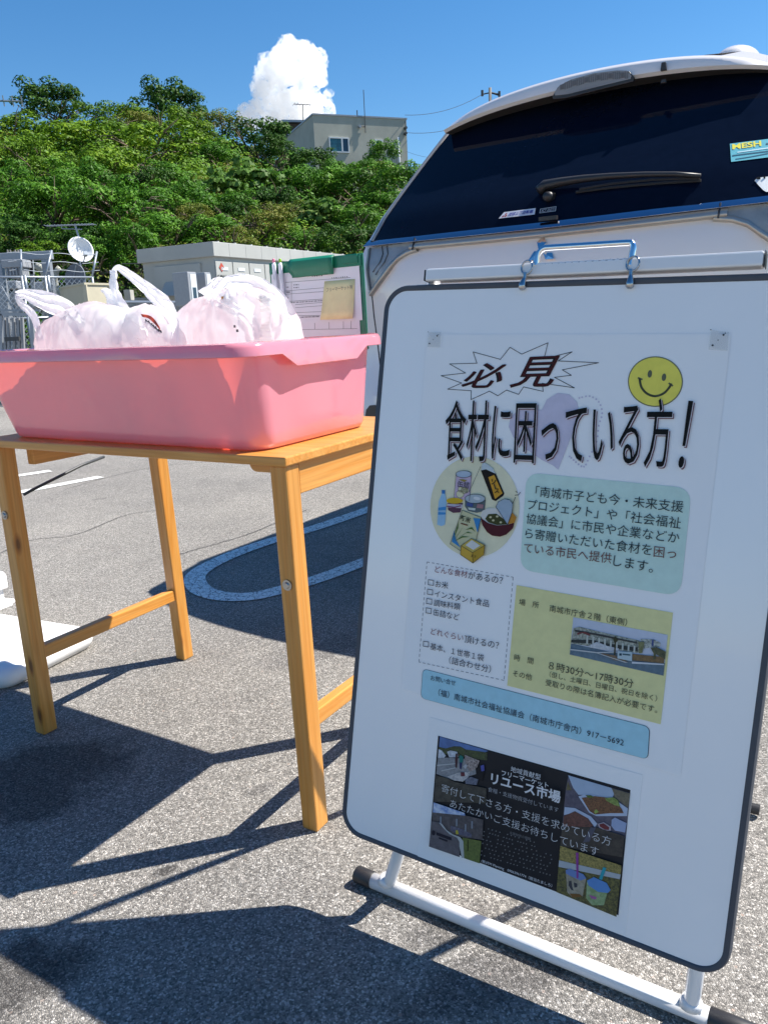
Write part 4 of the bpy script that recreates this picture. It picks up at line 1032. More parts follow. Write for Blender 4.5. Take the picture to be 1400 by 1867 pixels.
q = CAM + ray(1344, 96) * 1.0; dd = ray(1344, 97); tt = float(((VP0 + vf * .8 - CAM) @ vf) / (dd @ vf)); ac = CAM + VK * dd * tt
mb = MB(); rows = []
for i in range(7):
    a_ = i / 6 * math.pi / 2; rows.append([ac - ZUP * .03 + vw * .075 * math.cos(a_) * math.cos(t) + vf * .12 * math.cos(a_) * math.sin(t) + ZUP * .048 * math.sin(a_) for t in np.linspace(0, 2 * math.pi, 21)[:-1]])
mb.grid(rows, close=True); mb.build('roof_antenna', MAT['van_paint'], van, smooth=True)
# wiper
def wp(px, py, o): return rear(*solve(px, py), o)
arm = [(988, 349), (1000, 340), (1030, 334), (1070, 328), (1120, 323.5), (1180, 320.5), (1236, 320), (1281, 323)]
rad = [.015, .017, .014, .0115, .0095, .008, .0072, .006]
mb = MB(); mb.tube([wp(x, y, .035) for x, y in arm], rad, 8); wa = mb.build('wiper_arm', MAT['black_plastic'], van, smooth=True)
mb = MB(); c = wp(1005, 360, .012); mb.tube([c + vf * .01, c - vf * .03], [.018, .014], 14); mb.build('wiper_pivot', MAT['black_plastic'], van, smooth=True)
mb = MB(); bp_ = [wp(x, y, .014) for x, y in ((1052, 351), (1120, 342), (1200, 335), (1279, 330))]
mb.tube(bp_, .0045, 6); mb.tube([wp(x, y, .022) for x, y in ((1060, 346), (1120, 336), (1190, 329), (1278, 326))], .004, 6); mb.build('wiper_blade', MAT['rubber'], wa)
mb = MB(); mb.box(rear(*solve(1003, 399), .02), (vw, ZUP, vf), (.03, .006, .006)); mb.build('window_clip', MAT['black_plastic'], van)

def quadmap(c00, c10, c11, c01, fn=rear):       # (u right, v up) -> point on the curved glass
    q = [np.array(solve(*p, fn)) for p in (c00, c10, c11, c01)]
    return lambda u, v, o: fn(*((q[0] * (1 - u) + q[1] * u) * (1 - v) + (q[3] * (1 - u) + q[2] * u) * v), o)
def qrect(mb, qm, u0, v0, u1, v1, o, n=6, m=2):
    mb.grid([[qm(u0 + (u1 - u0) * i / n, v0 + (v1 - v0) * j / m, o) for i in range(n + 1)] for j in range(m + 1)])
def qtext(mb, qm, body, u0, v0, u1, v1, o, bold=0.0, shear=0.0):
    V, Fc, asp = glyphs(body, bold, shear); mb.add([qm(u0 + (u1 - u0) * v[0], v0 + (v1 - v0) * v[1], o) for v in V], Fc)
qm = quadmap((1333.3, 296), (1441, 283), (1437, 250), (1331, 263))
mb = MB(); qrect(mb, qm, 0, 0, 1, 1, .011); st = mb.build('teal_sticker', ink((.10, .40, .48)), van)
mb = MB(); qtext(mb, qm, 'MESH', .04, .66, .54, .96, .0125, bold=.03); mb.build('lettering', ink((.75, .68, .08)), st)
mb = MB(); qrect(mb, qm, .03, .30, 1, .36, .0122); mb.grid([[qm(u, .10 + .22 * u * u, .0122) for u in np.linspace(.08, 1, 8)], [qm(u, .14 + .26 * u * u, .0122) for u in np.linspace(.08, 1, 8)]]); qrect(mb, qm, .62, .7, .66, .78, .0122); mb.build('sticker_line', ink((.02, .10, .16)), st)
mb = MB(); mb.grid([[qm(u, .44 + .04 * u, .0123) for u in np.linspace(.12, 1, 8)], [qm(u, .49 + .07 * u, .0123) for u in np.linspace(.12, 1, 8)]]); mb.build('sticker_wave', ink((.5, .7, .75)), st)
mb = MB(); mb.poly([rear(*solve(x, y), .011) for x, y in ((1376, 330), (1380, 326), (1387, 324), (1415, 321), (1428, 327), (1420, 341), (1403, 350), (1397, 350.5), (1392, 347.6), (1384, 339.6))]); ws = mb.build('white_sticker', ink((.78, .8, .8)), van)
mb = MB()
for x in (1381.5, 1385, 1394): q = solve(x, 326.5 - (x - 1381) * .12); mb.box(rear(*q, .0125), (vw, ZUP, vf), (.0025, .0045, .0004))
mb.build('lettering', ink((.03, .03, .03)), ws)
qm = quadmap((911, 399), (976.6, 391.5), (978.5, 379.9), (920.9, 387.3))
mb = MB(); qrect(mb, qm, 0, 0, 1, 1, .011); st = mb.build('dealer_sticker', ink((.62, .62, .68)), van)
mb = MB(); qtext(mb, qm, '琉球三菱自動車', .22, .22, .94, .80, .0125, bold=.02, shear=.1); mb.build('lettering', ink((.03, .06, .32)), st)
mb = MB()
for (x, y) in ((.13, .62), (.09, .30), (.17, .30)): mb.poly([qm(x - .032, y, .0125), qm(x, y - .19, .0125), qm(x + .032, y, .0125), qm(x, y + .19, .0125)])
mb.build('sticker_mark', ink((.35, .03, .03)), st)
qm = quadmap((985, 389.3), (1014.7, 385.4), (1016, 376.6), (986.8, 381.2))
mb = MB(); qrect(mb, qm, 0, 0, 1, .10, .011); qrect(mb, qm, 0, .9, 1, 1, .011); qrect(mb, qm, 0, .1, .04, .9, .011, n=1); qrect(mb, qm, .96, .1, 1, .9, .011, n=1)
qtext(mb, qm, 'XCT', .08, .2, .42, .8, .011, bold=.01, shear=.2); qtext(mb, qm, 'GLASS', .48, .52, .92, .84, .011); qtext(mb, qm, 'SHIELD', .46, .16, .90, .46, .011)
mb.build('coating_sticker', ink((.5, .5, .52)), van)
# emblem of three diamonds
mb = MB()
for pl in (((990.4, 429), (998.5, 443), (986.5, 457), (981, 442)), ((973.7, 458), (986, 457.5), (981, 474.5), (966, 475)), ((990, 460.5), (1007, 460.5), (1012, 472), (996.4, 473))):
    q = [solve(*p) for p in pl]; c_ = np.mean(q, 0)
    zm = max(k[1] for k in q)
    up_o = lambda k: .003 + .42 * (zm - k[1])
    mb.add([rear(*k, .0005) for k in q] + [rear(*k, up_o(k)) for k in q] + [rear(*c_, up_o(c_) + .003)], [(i, (i + 1) % 4, (i + 1) % 4 + 4, i + 4) for i in range(4)] + [(4 + i, 4 + (i + 1) % 4, 8) for i in range(4)])
mb.build('emblem', MAT['chrome'], van)

# ================================================================== TABLE
ZT = .771
TC = G(520, 834, ZT)
tu = unit([-.852, .524, 0]); tv = unit([.524, .852, 0])
MAT['wood_up'] = wood('pine_upright', (0, 0, 1)); MAT['wood_u'] = wood('pine_long', tu); MAT['wood_v'] = wood('pine_short', tv)
MAT['zinc'] = plain('zinc_bolt', (0.45, 0.44, 0.42), 0.35, metal=.9)
n0 = G(578.5, 1519); l0 = G(82, 1341)
TL_, TD_ = .905, .545
table = thing('folding_table', 'varnished pine folding table standing on the asphalt under the pink tub', 'table', (TC + tu * .45 + tv * .27) * np.array([1, 1, 0]))
def tp(a, b, z): return np.array([TC[0], TC[1], 0]) + tu * a + tv * b + ZUP * z
mb = MB(); mb.box(tp(TL_ / 2, TD_ / 2, ZT - .009), (tu, tv, ZUP), (TL_ / 2, TD_ / 2, .009)); top = mb.build('tabletop', MAT['wood_u'], table, bevel=.003)
def uvz(P): d = np.asarray(P) - np.array([TC[0], TC[1], 0]); return float(d @ tu), float(d @ tv)
LW, LD = .037, .040
for base, topc, lab in ((uvz(n0), (0.006, 0.006), 1), (uvz(l0), (TL_ - LW - .022, .006), 1), (uvz(G(337, 1205)), (TL_ - LW - .022, TD_ - LD - .03), 0), ((uvz(n0)[0] + .0, uvz(G(337, 1205))[1]), (.006, TD_ - LD - .03), 0)):
    mb = MB(); P = []
    for (a, b), z in ((base, 0.0), (topc, ZT - .018)):
        P += [tp(a, b, z), tp(a + LW, b, z), tp(a + LW, b + LD, z), tp(a, b + LD, z)]
    mb.box8(P); lg = mb.build('leg', MAT['wood_up'], table, bevel=.0035)
    if lab:
        t_ = .70 if base[0] < .3 else .78
        a, b = [base[i] + (topc[i] - base[i]) * t_ for i in (0, 1)]; c = tp(a + LW / 2, b, t_ * (ZT - .018))
        mb = MB(); mb.tube([c + tv * .004, c - tv * .003], .0105, 18); mb.tube([c - tv * .003, c - tv * .006], [.0065, .005], 12); mb.build('bolt', MAT['zinc'], lg, auto=40)
lz = [uvz(n0), uvz(l0), uvz(G(337, 1205))]
def legpt(base, topc, t): return base[0] + (topc[0] - base[0]) * t, base[1] + (topc[1] - base[1]) * t
# side stretchers
def stretcher(base_f, top_f, base_r, top_r, z, h=.034, w=.024):
    t = z / (ZT - .018); f, r_ = legpt(base_f, top_f, t), legpt(base_r, top_r, t)
    a = (f[0] + r_[0]) / 2 + LW * .45
    mb = MB(); mb.box8([tp(a - w / 2, f[1] + LD - .004, z - h / 2), tp(a + w / 2, f[1] + LD - .004, z - h / 2), tp(a + w / 2, r_[1] + .004, z - h / 2), tp(a - w / 2, r_[1] + .004, z - h / 2), tp(a - w / 2, f[1] + LD - .004, z + h / 2), tp(a + w / 2, f[1] + LD - .004, z + h / 2), tp(a + w / 2, r_[1] + .004, z + h / 2), tp(a - w / 2, r_[1] + .004, z + h / 2)])
    return mb
q = ONPL(87, 1186, tp(lz[1][0], 0, 0), tu); zs1 = q[2]; q = ONPL(584, 1313, tp(0, 0, 0), tu); zs2 = q[2]
tl_f, tl_r, tr_f, tr_r = (TL_ - LW - .022, .006), (TL_ - LW - .022, TD_ - LD - .03), (.006, .006), (.006, TD_ - LD - .03)
stretcher(lz[1], tl_f, lz[2], tl_r, zs1).build('stretcher', MAT['wood_v'], table, bevel=.003)
stretcher(lz[0], tr_f, (lz[0][0], lz[2][1]), tr_r, zs2).build('stretcher', MAT['wood_v'], table, bevel=.003)
# side aprons and cleats under the top
mb = MB(); mb.box(tp(.020, TD_ / 2, ZT - .018 - .030), (tu, tv, ZUP), (.010, TD_ / 2 - .05, .0295)); mb.build('apron', MAT['wood_v'], table, bevel=.002)
mb = MB(); mb.box(tp(TL_ - .075, TD_ / 2 + .01, ZT - .018 - .026), (tu, tv, ZUP), (.012, TD_ / 2 - .06, .0255)); mb.build('apron', MAT['wood_v'], table, bevel=.002)
mb = MB(); pts = [tp(.045, .02, ZT - .0185), tp(.10, .02, ZT - .0185)] + [tp(.085 + .016 * math.cos(t), .02, ZT - .0185 - .016 * math.sin(t)) for t in np.linspace(.3, math.pi / 2, 6)] + [tp(.045, .02, ZT - .0345)]
mb.prism(pts, tv * .025); mb.build('cleat', MAT['wood_u'], table)
mb = MB(); mb.box(AT(92, 823, 2.02) , (tu, tv, ZUP), (.016, .002, .008)); mb.build('hinge', MAT['zinc'], table, bevel=.001)
mb = MB(); mb.tube([AT(44, 902, 2.03), AT(60, 893, 2.05), AT(150, 848, 2.2), AT(190, 833, 2.28)], .0042, 8); mb.build('stay_rod', MAT['dark_metal'], table, smooth=True)
mb = MB(); b_ = lz[2]; t_ = .935; c = tp(*[x + d for x, d in zip(legpt(b_, tl_r, t_), (LW * .6, -.002))], t_ * (ZT - .018)); mb.tube([c + tv * .004, c - tv * .006], .009, 14); mb.tube([c - tv * .004, c + tu * .018 - tv * .004 + ZUP * -.004, c + tu * .022 - tv * .004 + ZUP * .022], .0022, 6); mb.build('hook', MAT['zinc'], table, auto=40)

# ================================================================== PINK TUB
q_nl, q_nr, q_fr = G(30, 793, ZT + .003), G(478, 823, ZT + .003), G(668, 768, ZT + .003)
bu = np.array([math.cos(R(147.6)), math.sin(R(147.6)), 0]); bv = np.array([bu[1], -bu[0], 0]); bv = bv if bv @ tv > 0 else -bv
BL_, BD_ = 0.778, 0.374
B0 = np.array([q_nr[0], q_nr[1], 0])
tub = thing('plastic_tub', 'large translucent pink plastic tub full of bags on the pine table', 'tub', B0 + bu * BL_ / 2 + bv * BD_ / 2 + ZUP * ZT)
MAT['pink'] = thin_plastic('translucent_pink_plastic', (0.80, 0.325, 0.41), (0.95, 0.16, 0.11), 0.24, rough=.14, spec=.5)
_nt = MAT['pink'].node_tree; _v = mapping(_nt, (1, 1, 1)); _n = N(_nt, 'ShaderNodeTexNoise', i_Scale=7.0, i_Detail=1.0, i_Distortion=1.5); _nt.links.new(_v, _n.inputs['Vector'])
_bp = N(_nt, 'ShaderNodeBump', i_Strength=0.35, i_Distance=0.02); _nt.links.new(_n.outputs[0], _bp.inputs['Height']); _nt.links.new(_bp.outputs[0], _nt.nodes['Principled BSDF'].inputs['Coat Normal'])
_nt.nodes['Principled BSDF'].inputs['Coat Weight'].default_value = 1.0; _nt.nodes['Principled BSDF'].inputs['Coat Roughness'].default_value = 0.05
def rrect(x0, y0, x1, y1, r, n=8):
    P = []
    for cx, cy, a0 in ((x1 - r, y0 + r, -90), (x1 - r, y1 - r, 0), (x0 + r, y1 - r, 90), (x0 + r, y0 + r, 180)):
        for k in range(n + 1): a = R(a0 + 90 * k / n); P.append((cx + r * math.cos(a), cy + r * math.sin(a)))
    return P
def dense(P, step=.03):
    out = []
    for i in range(len(P)):
        p, q = np.array(P[i]), np.array(P[(i + 1) % len(P)]); k = max(1, int(np.linalg.norm(q - p) / step))
        for j in range(k): out.append(p + (q - p) * j / k)
    return out
def bp3(a, b, z): return B0 + bu * a + bv * b + ZUP * (ZT + z)
HT = .198; FL = .040
base_ring = dense(rrect(0, 0, BL_, BD_, .045))
FRT, FLT, FFR, FBK = .010, .052, .036, .024     # flare of the short and long sides
def tub_ring(g, z, rib=0.0, lip=False, ext=0.0):
    out = []
    for (a, b) in base_ring:
        ca, cb = a - BL_ / 2, b - BD_ / 2
        fa = ca * (1 + 2 * (g * (FRT if ca < 0 else FLT) + ext) / BL_); fb = cb * (1 + 2 * (g * (FFR if cb < 0 else FBK) + ext) / BD_)
        dz = 0.0
        if rib and abs(ca) > BL_ / 2 - .002 and abs(cb) < .085: fa += math.copysign(-rib * min(1, (.085 - abs(cb)) / .012), ca)
        if lip and abs(ca) > BL_ / 2 - .06: dz = -.024 * min(1, max(0, (.105 - abs(cb)) / .02))
        out.append(bp3(fa + BL_ / 2, fb + BD_ / 2, z + dz))
    return out
mb = MB(); rows = []
for e_, z in ((-.030, .003), (-.012, .000), (-.004, .004), (.0, .014)): rows.append(tub_ring(0, z, ext=e_))
for k in range(1, 9): rows.append(tub_ring(k / 8, .014 + (HT - .020) * k / 8, .006 if k < 8 else .0))
for e_, z, lp in ((.002, HT, 0), (.010, HT + .003, 0), (.017, HT + .001, 0), (.020, HT - .006, 0), (.0215, HT - .021, 1), (.020, HT - .022, 1), (.017, HT - .008, 0)): rows.append(tub_ring(1, z, lip=bool(lp), ext=e_))
mb.grid(rows, close=True); mb.poly(rows[0])
mb.build('shell', MAT['pink'], tub, auto=50)

# ================================================================== BAGS
MAT['bag'] = thin_plastic('thin_white_bag_plastic', (0.93, 0.93, 0.94), (0.99, 0.985, 0.985), 0.70, rough=.22, spec=.45)
MAT['bag_red'] = plain('bag_print_red', (0.55, 0.07, 0.03), .4); MAT['bag_ink'] = plain('bag_print_ink', (0.10, 0.09, 0.10), .5); MAT['bag_orange'] = plain('bag_print_orange', (0.75, 0.30, 0.03), .5)
def bagplane(voff): return bp3(0, voff, 0)
def b_on(px, py, voff):                          # pixel -> (a, z) in the vertical plane at depth voff inside the tub
    p = ONPL(px, py, bagplane(voff), bv); d = p - B0; return float(d @ bu), float(p[2])
from mathutils.bvhtree import BVHTree
LASTBAG = [None]
def drape(p, off=.004):
    d = unit(np.asarray(p) - CAM); h = LASTBAG[0].ray_cast(Vector(CAM), Vector(d))
    if h[0] is not None and h[3] < np.linalg.norm(np.asarray(p) - CAM) + off: return CAM + d * (h[3] - off)
    return np.asarray(p)
def stick(px, py, off=.0008):
    d = unit(ray(px, py)); h = LASTBAG[0].ray_cast(Vector(CAM), Vector(d)); return CAM + d * ((h[3] if h[0] is not None else 1.6) - off)
def vor(p):
    d = mnoise.voronoi(p, distance_metric='DISTANCE', exponent=2)[0]; return d[0], d[1] - d[0]
def bag_body(outline, vA, vB, seed, zb=ZT + .012, amp=.010, n=150, mth=110):
    """A stuffed thin bag: the outline is held along the sight lines between the planes vA (near) and vB (far)."""
    kx, ky = min(outline, key=lambda q: q[1]); ka, kz = b_on(kx, ky, (vA + vB) / 2); kz += .02
    pts = sorted(outline); X0 = np.array([p[0] for p in pts], float); Y0 = np.array([p[1] for p in pts], float); rows = []
    for i in range(n):
        t = i / (n - 1); x = X0[0] + (X0[-1] - X0[0]) * t; y = float(np.interp(x, X0, Y0)); row = []
        aA, zA = b_on(x, y, vA); aB, zB = b_on(x, y, vB); vm_, hd = (vA + vB) / 2, (vB - vA) / 2 * max(.02, math.sin(math.pi * t)) ** .18
        for j in range(mth):
            th = math.pi * j / (mth - 1); cs, sn = math.cos(th), max(0, math.sin(th))
            v = vm_ - hd * math.copysign(abs(cs) ** .34, cs); f = (v - vA) / (vB - vA); a = aA + (aB - aA) * f; zt_ = zA + (zB - zA) * f
            z = zb + (zt_ - zb) * sn ** .27
            hz_ = max(0, z - ZT - .014) / HT; a = min(max(a, (.040 if v < .06 else .018) - FRT * hz_), BL_ - .012 + FLT * hz_); v = max(v, .012 - FFR * hz_)
            p = bp3(a, v, 0); p[2] = z
            q = Vector((a * 11 + seed, v * 9, z * 7 - abs(a) * 2)); w = mnoise.noise_vector(q * .8) * .5
            d1, e1 = vor(q + w); d2, e2 = vor(q * 2.3 + w * 2 + Vector((seed, 0, 5)))
            cr = (d1 - .5) * 1.0 + (d2 - .5) * .35 + .25 * mnoise.noise(q * 5)
            ang = math.atan2(a - ka, kz - z + .01) * 3.4 + .55 * w[0] + seed; pl = abs((ang % 1.0) - .5) * 2 - .5; dk = math.hypot(a - ka, kz - z)
            k = amp * (cr * 2.3 + pl * .55 * math.exp(-dk / .09) + pl * .16) * (sn ** .35)
            row.append(p + (-bv * cs * .9 + ZUP * .25 * sn) * k)
        rows.append(row)
    mb = MB(); mb.grid(rows); LASTBAG[0] = BVHTree.FromPolygons([Vector(v) for v in mb.v], mb.f); return mb
def strap(pts, widths, voff, vlist=None, fold=.004, seed=0, n=40, m=15, lean=.15):
    """A pleated plastic handle along pixel points."""
    P = []
    for i, (x, y) in enumerate(pts):
        vo = vlist[i] if vlist else voff
        P.append(np.array(ONPL(x, y, bagplane(vo), bv)))
    P = smooth_path(P, 12); W = np.interp(np.linspace(0, len(widths) - 1, len(P)), range(len(widths)), widths); rows = []
    for i, p in enumerate(P):
        d = unit(P[min(i + 1, len(P) - 1)] - P[max(i - 1, 0)]); sd = unit(np.cross(d, bv)); out = -bv
        sd = unit(sd * (1 - lean) + out * lean * .6)
        row = []
        for j in range(m):
            u = j / (m - 1) - .5; w = W[i]
            ph = u * 2.6 + .5 * mnoise.noise(Vector((i * .06, seed, u * .5))) + seed; rip = (abs((ph % 1.0) - .5) * 2 - .5) * fold * 1.5 + .6 * fold * mnoise.noise(Vector((i * .14, u * 4, seed + 4)))
            row.append(drape(p + sd * u * w + np.cross(d, sd) * rip, .005 + rip * .5))
        rows.append(row)
    mb = MB(); mb.grid(rows); return mb
def bag(name, label, outline, voff, half, seed, amp):
    p = [b_on(x, y, voff) for x, y in outline]; c = bp3(np.mean([q[0] for q in p]), voff, .012)
    t = thing(name, label, 'bag', c, 'plastic bags in the pink tub')
    bag_body(outline, voff - half, voff + half, seed, amp=amp).build('bag_body', MAT['bag'], t, smooth=True)
    return t
b1 = bag('plastic_bag', 'slack white plastic bag with its handle flopped over the tub rim beside the fence', [(62, 628), (67, 602), (80, 590), (100, 576), (130, 563), (158, 553), (176, 552), (190, 556), (214, 560), (240, 566), (262, 580), (268, 628)], .155, .165, 1.0, .018)
strap([(30, 536), (45, 537), (70, 545), (100, 556), (130, 572), (150, 600)], [.012, .026, .042, .055, .06, .06], .12, None, .006, 2).build('handle', MAT['bag'], b1, auto=24)
strap([(29, 540), (42, 556), (58, 572), (68, 592), (74, 622)], [.012, .022, .030, .03, .04], .12, None, .004, 5).build('handle', MAT['bag'], b1, auto=24)
b2 = bag('plastic_bag', 'white plastic bag with a tall upright handle loop and a red printed arc', [(168, 628), (172, 594), (190, 578), (210, 570), (240, 562), (262, 556), (284, 560), (306, 570), (320, 578), (345, 586), (356, 600), (360, 628)], .155, .165, 5.0, .016)
strap([(209, 494), (207, 520), (212, 545), (226, 575), (246, 605), (258, 628)], [.010, .026, .036, .05, .07, .08], .13, [.16, .15, .14, .11, .09, .09], .009, 8, m=13).build('handle', MAT['bag'], b2, auto=24)
strap([(208, 495), (214, 488), (224, 492), (245, 508), (270, 530), (295, 552), (312, 570), (316, 590), (314, 628)], [.008, .012, .018, .026, .034, .042, .044, .042, .05], .13, [.16, .16, .16, .15, .14, .13, .12, .10, .10], .005, 11).build('handle', MAT['bag'], b2, auto=24)
strap([(186, 528), (196, 534), (203, 548), (206, 570), (204, 600), (206, 626)], [.003, .02, .032, .04, .05, .06], .12, None, .006, 14).build('handle', MAT['bag'], b2, auto=24)
def arc_on(px_pts, voff, w): 
    return [stick(x, y) for x, y in px_pts]
mb = MB(); up_ = arc_on(smooth_path([(257, 572.5), (272, 575), (282, 582), (291, 596), (293, 602)], 6), .085, 0); lo_ = arc_on(smooth_path([(260, 578), (270, 580), (280, 588), (289, 598), (293, 602.5)], 6), .085, 0)
mb.grid([up_, lo_]); mb.build('printed_arc', MAT['bag_red'], b2)
mb = MB()
lp = arc_on(smooth_path([(266, 584), (276, 590), (286, 599), (296, 605)], 5), .085, 0)
for i, p in enumerate(lp[:-1]):
    mb.box(p - ZUP * .001 * (i % 3), (bu, bv, ZUP), (.0010 + .0012 * (i % 2), .0003, .0026))
    if i % 3 == 0: mb.box(p - ZUP * .009, (bu, bv, ZUP), (.0022, .0003, .0009))
mb.build('print_mark', MAT['bag_ink'], b2)
b3 = bag('plastic_bag', 'bulging white plastic bag with folded handles, beside the clipboard', [(292, 628), (298, 604), (314, 582), (332, 564), (352, 548), (376, 541), (400, 535), (425, 524), (452, 523), (480, 531), (508, 543), (530, 560), (546, 585), (556, 622)], .155, .165, 9.0, .018)
strap([(376, 545), (384, 532), (390, 518), (400, 513), (412, 518), (420, 530), (428, 545)], [.05, .032, .020, .018, .020, .03, .05], .15, None, .005, 17).build('handle', MAT['bag'], b3, auto=24)
strap([(400, 540), (412, 522), (425, 514), (450, 516), (480, 530), (505, 552), (520, 585)], [.05, .034, .026, .034, .044, .05, .06], .10, None, .006, 21).build('handle', MAT['bag'], b3, auto=24)
strap([(395, 545), (420, 556), (445, 575), (462, 592), (470, 618)], [.03, .03, .028, .03, .03], .055, None, .005, 25).build('handle', MAT['bag'], b3, auto=24)
mb = MB()
for (x, y, w, h) in ((408, 544, .005, .0035),): mb.box(stick(x, y, .0015), (bu, bv, ZUP), (w, .0004, h))
mb.build('printed_label', MAT['bag_orange'], b3)
mb = MB()
for (x, y, w) in ((466, 539, .003), (470, 541, .0026), (474, 544, .003), (479, 549, .0025), (405, 560, .002), (428, 595, .002), (433, 603, .0025)): mb.box(stick(x, y, .0012), (bu, bv, ZUP), (w, .0004, .0022))
mb.build('print_mark', MAT['bag_ink'], b3)

# ================================================================== CLIPBOARD
cpo = bp3(0, BD_ + .030, 0); cnn = unit(tv)
def C3(px, py, o=0.0): return np.array(ONPL(px, py, cpo, cnn)) - cnn * o
cTL, cTR = C3(490, 480), C3(661, 461); cu_ = unit(cTR - cTL); cw_ = float(np.linalg.norm(cTR - cTL)); cd_ = -unit(np.cross(cu_, cnn)); cd_ = cd_ if cd_[2] < 0 else -cd_
CH = .205
def K(a, b, o=0.0): return cTL + cu_ * a + cd_ * b - cnn * o
def kab(px, py): d = C3(px, py) - cTL; return float(d @ cu_), float(d @ cd_)
clip = thing('clipboard', 'green clipboard standing upright behind the white bags in the pink tub', 'clipboard', K(cw_ / 2, CH))
MAT['green'] = plain('green_plastic', (0.006, 0.155, 0.085), 0.38); MAT['paper'] = plain('paper_white', (0.74, 0.73, 0.75), 0.7, var=.02); MAT['sticky'] = plain('sticky_yellow', (0.76, 0.68, 0.36), 0.7)
mb = MB(); mb.box(K(cw_ / 2, CH / 2, -.002), (cu_, cd_, cnn), (cw_ / 2, CH / 2, .002)); mb.build('board', MAT['green'], clip, bevel=.0015)
mb = MB(); mb.box(K(cw_ / 2, .014, .002), (cu_, cd_, cnn), (cw_ / 2 - .004, .012, .0018)); mb.build('clip_base', MAT['green'], clip, bevel=.001)
ca0, cb0 = kab(531, 475); ca1, cb1 = kab(613, 495)
mb = MB(); rows = []
for b_, o_ in ((-.002, .004), (.004, .012), (.018, .0135), (.026, .011), (.034, .0085), (.0385, .0085)):
    ins = .006 if b_ > .03 else 0
    rows.append([K(ca0 + (ca1 - ca0) * t + (ins if t < .5 else -ins * .3), b_, o_) for t in np.linspace(0, 1, 9)])
mb.grid(rows); mb.build('clip', MAT['green'], clip, auto=40, solid=.0022)
mb = MB(); a_, b_ = kab(640, 473); mb.box(K(a_, b_, .0045), (cu_, cd_, cnn), (.020, .009, .002)); mb.build('pen_holder', MAT['green'], clip, bevel=.001)
p0 = kab(495, 497); p1 = kab(656, 486); pb = kab(655, 584)
pw0, pw1 = p0[0], p1[0]
t = thing('form_sheet', 'white printed form with ruled lines held by the green clipboard clip', 'form', K(pw0, .22, .0012))
ph = kab(655, 584)[1]
mb = MB(); mb.box(K((pw0 + pw1) / 2, (.018 + ph) / 2, .0022), (cu_, cd_, cnn), ((pw1 - pw0) / 2, (ph - .018) / 2, .0003)); mb.build('sheet', MAT['paper'], t)
mb = MB(); mb.box(K((pw0 + pw1) / 2 - .004, (.03 + .20) / 2, .0014), (cu_, cd_, cnn), ((pw1 - pw0) / 2 - .004, (.20 - .03) / 2, .0003)); mb.build('lower_sheet', MAT['paper'], t)
mb = MB()
def kline(x0, y0, x1, y1, th=.0007, o=.0030):
    mb.bar(K(*kab(x0, y0), o), K(*kab(x1, y1), o), .0002, th)
for pr in ((522, 515, 640, 506), (522, 530.5, 600, 524), (522, 536.5, 600, 531), (522, 550, 592, 545), (540, 555.5, 592, 551), (540, 561, 592, 557), (540, 570, 590, 568), (545, 575.5, 585, 575), (533, 513.5, 533, 552), (545, 588, 652, 583), (575, 588, 575, 600), (601, 587, 601, 600), (627, 585, 627, 600), (641, 584, 641, 600), (545, 601, 652, 599)):
    kline(*pr, o=.0030 if pr[1] < 584 else .0021)
mb.build('ruled_line', MAT['lamp_line'], t)
mb = MB()
for (x0, y0, x1, y1, n_) in ((569, 503, 590, 501.5, 5), (536, 519.5, 547, 519, 4), (536, 524.5, 547, 524, 4), (523, 524, 528, 523.5, 2), (523, 533, 531, 532.5, 4), (523, 543.5, 528, 543, 2), (530, 552, 590, 548, 22), (548, 578.5, 584, 577, 16), (605, 507, 636, 504.5, 8)):
    for i in range(n_):
        f_ = (i + .5) / n_; ab = kab(x0 + (x1 - x0) * f_, y0 + (y1 - y0) * f_); big = 1.7 if n_ == 5 else 1
        mb.box(K(*ab, .0029), (cu_, cd_, cnn), (.0011 * big * (.7 + .5 * ((i * 7) % 3) / 2), .0012 * big, .0001))
mb.build('print_mark', MAT['lamp_line'], t)
s0, s1, s2, s3 = (593, 513), (648.5, 508.5), (647, 580.5), (588, 583)
sn = thing('sticky_note', 'yellow sticky note with a pencilled line stuck on the clipboard form', 'sticky note', K(*kab(618, 583), .003))
mb = MB(); rows = []
for j in range(6):
    tt = j / 5; l_ = np.array(kab(*s0)) * (1 - tt) + np.array(kab(*s3)) * tt; r_ = np.array(kab(*s1)) * (1 - tt) + np.array(kab(*s2)) * tt
    rows.append([K(*(l_ * (1 - u) + r_ * u), .0033 + .006 * tt * tt) for u in np.linspace(0, 1, 5)])
mb.grid(rows); mb.build('note', MAT['sticky'], sn, smooth=True, solid=.0002)
mb = MB(); V, Fc, asp = glyphs('フリーマーケット用', 0, 0); q0, q1 = np.array(kab(598, 532.5)), np.array(kab(645, 527)); ax = unit(q1 - q0); L_ = np.linalg.norm(q1 - q0); pe = np.array([ax[1], -ax[0]])
mb.add([K(*(q0 + ax * L_ * v[0] + pe * .0085 * v[1]), .0033 + .0016 + .0006) for v in V], Fc); mb.build('handwriting', MAT['lamp_line'], sn)
MAT['pen_body'] = plain('pen_white', (0.72, 0.73, 0.78), 0.25, coat=.5)
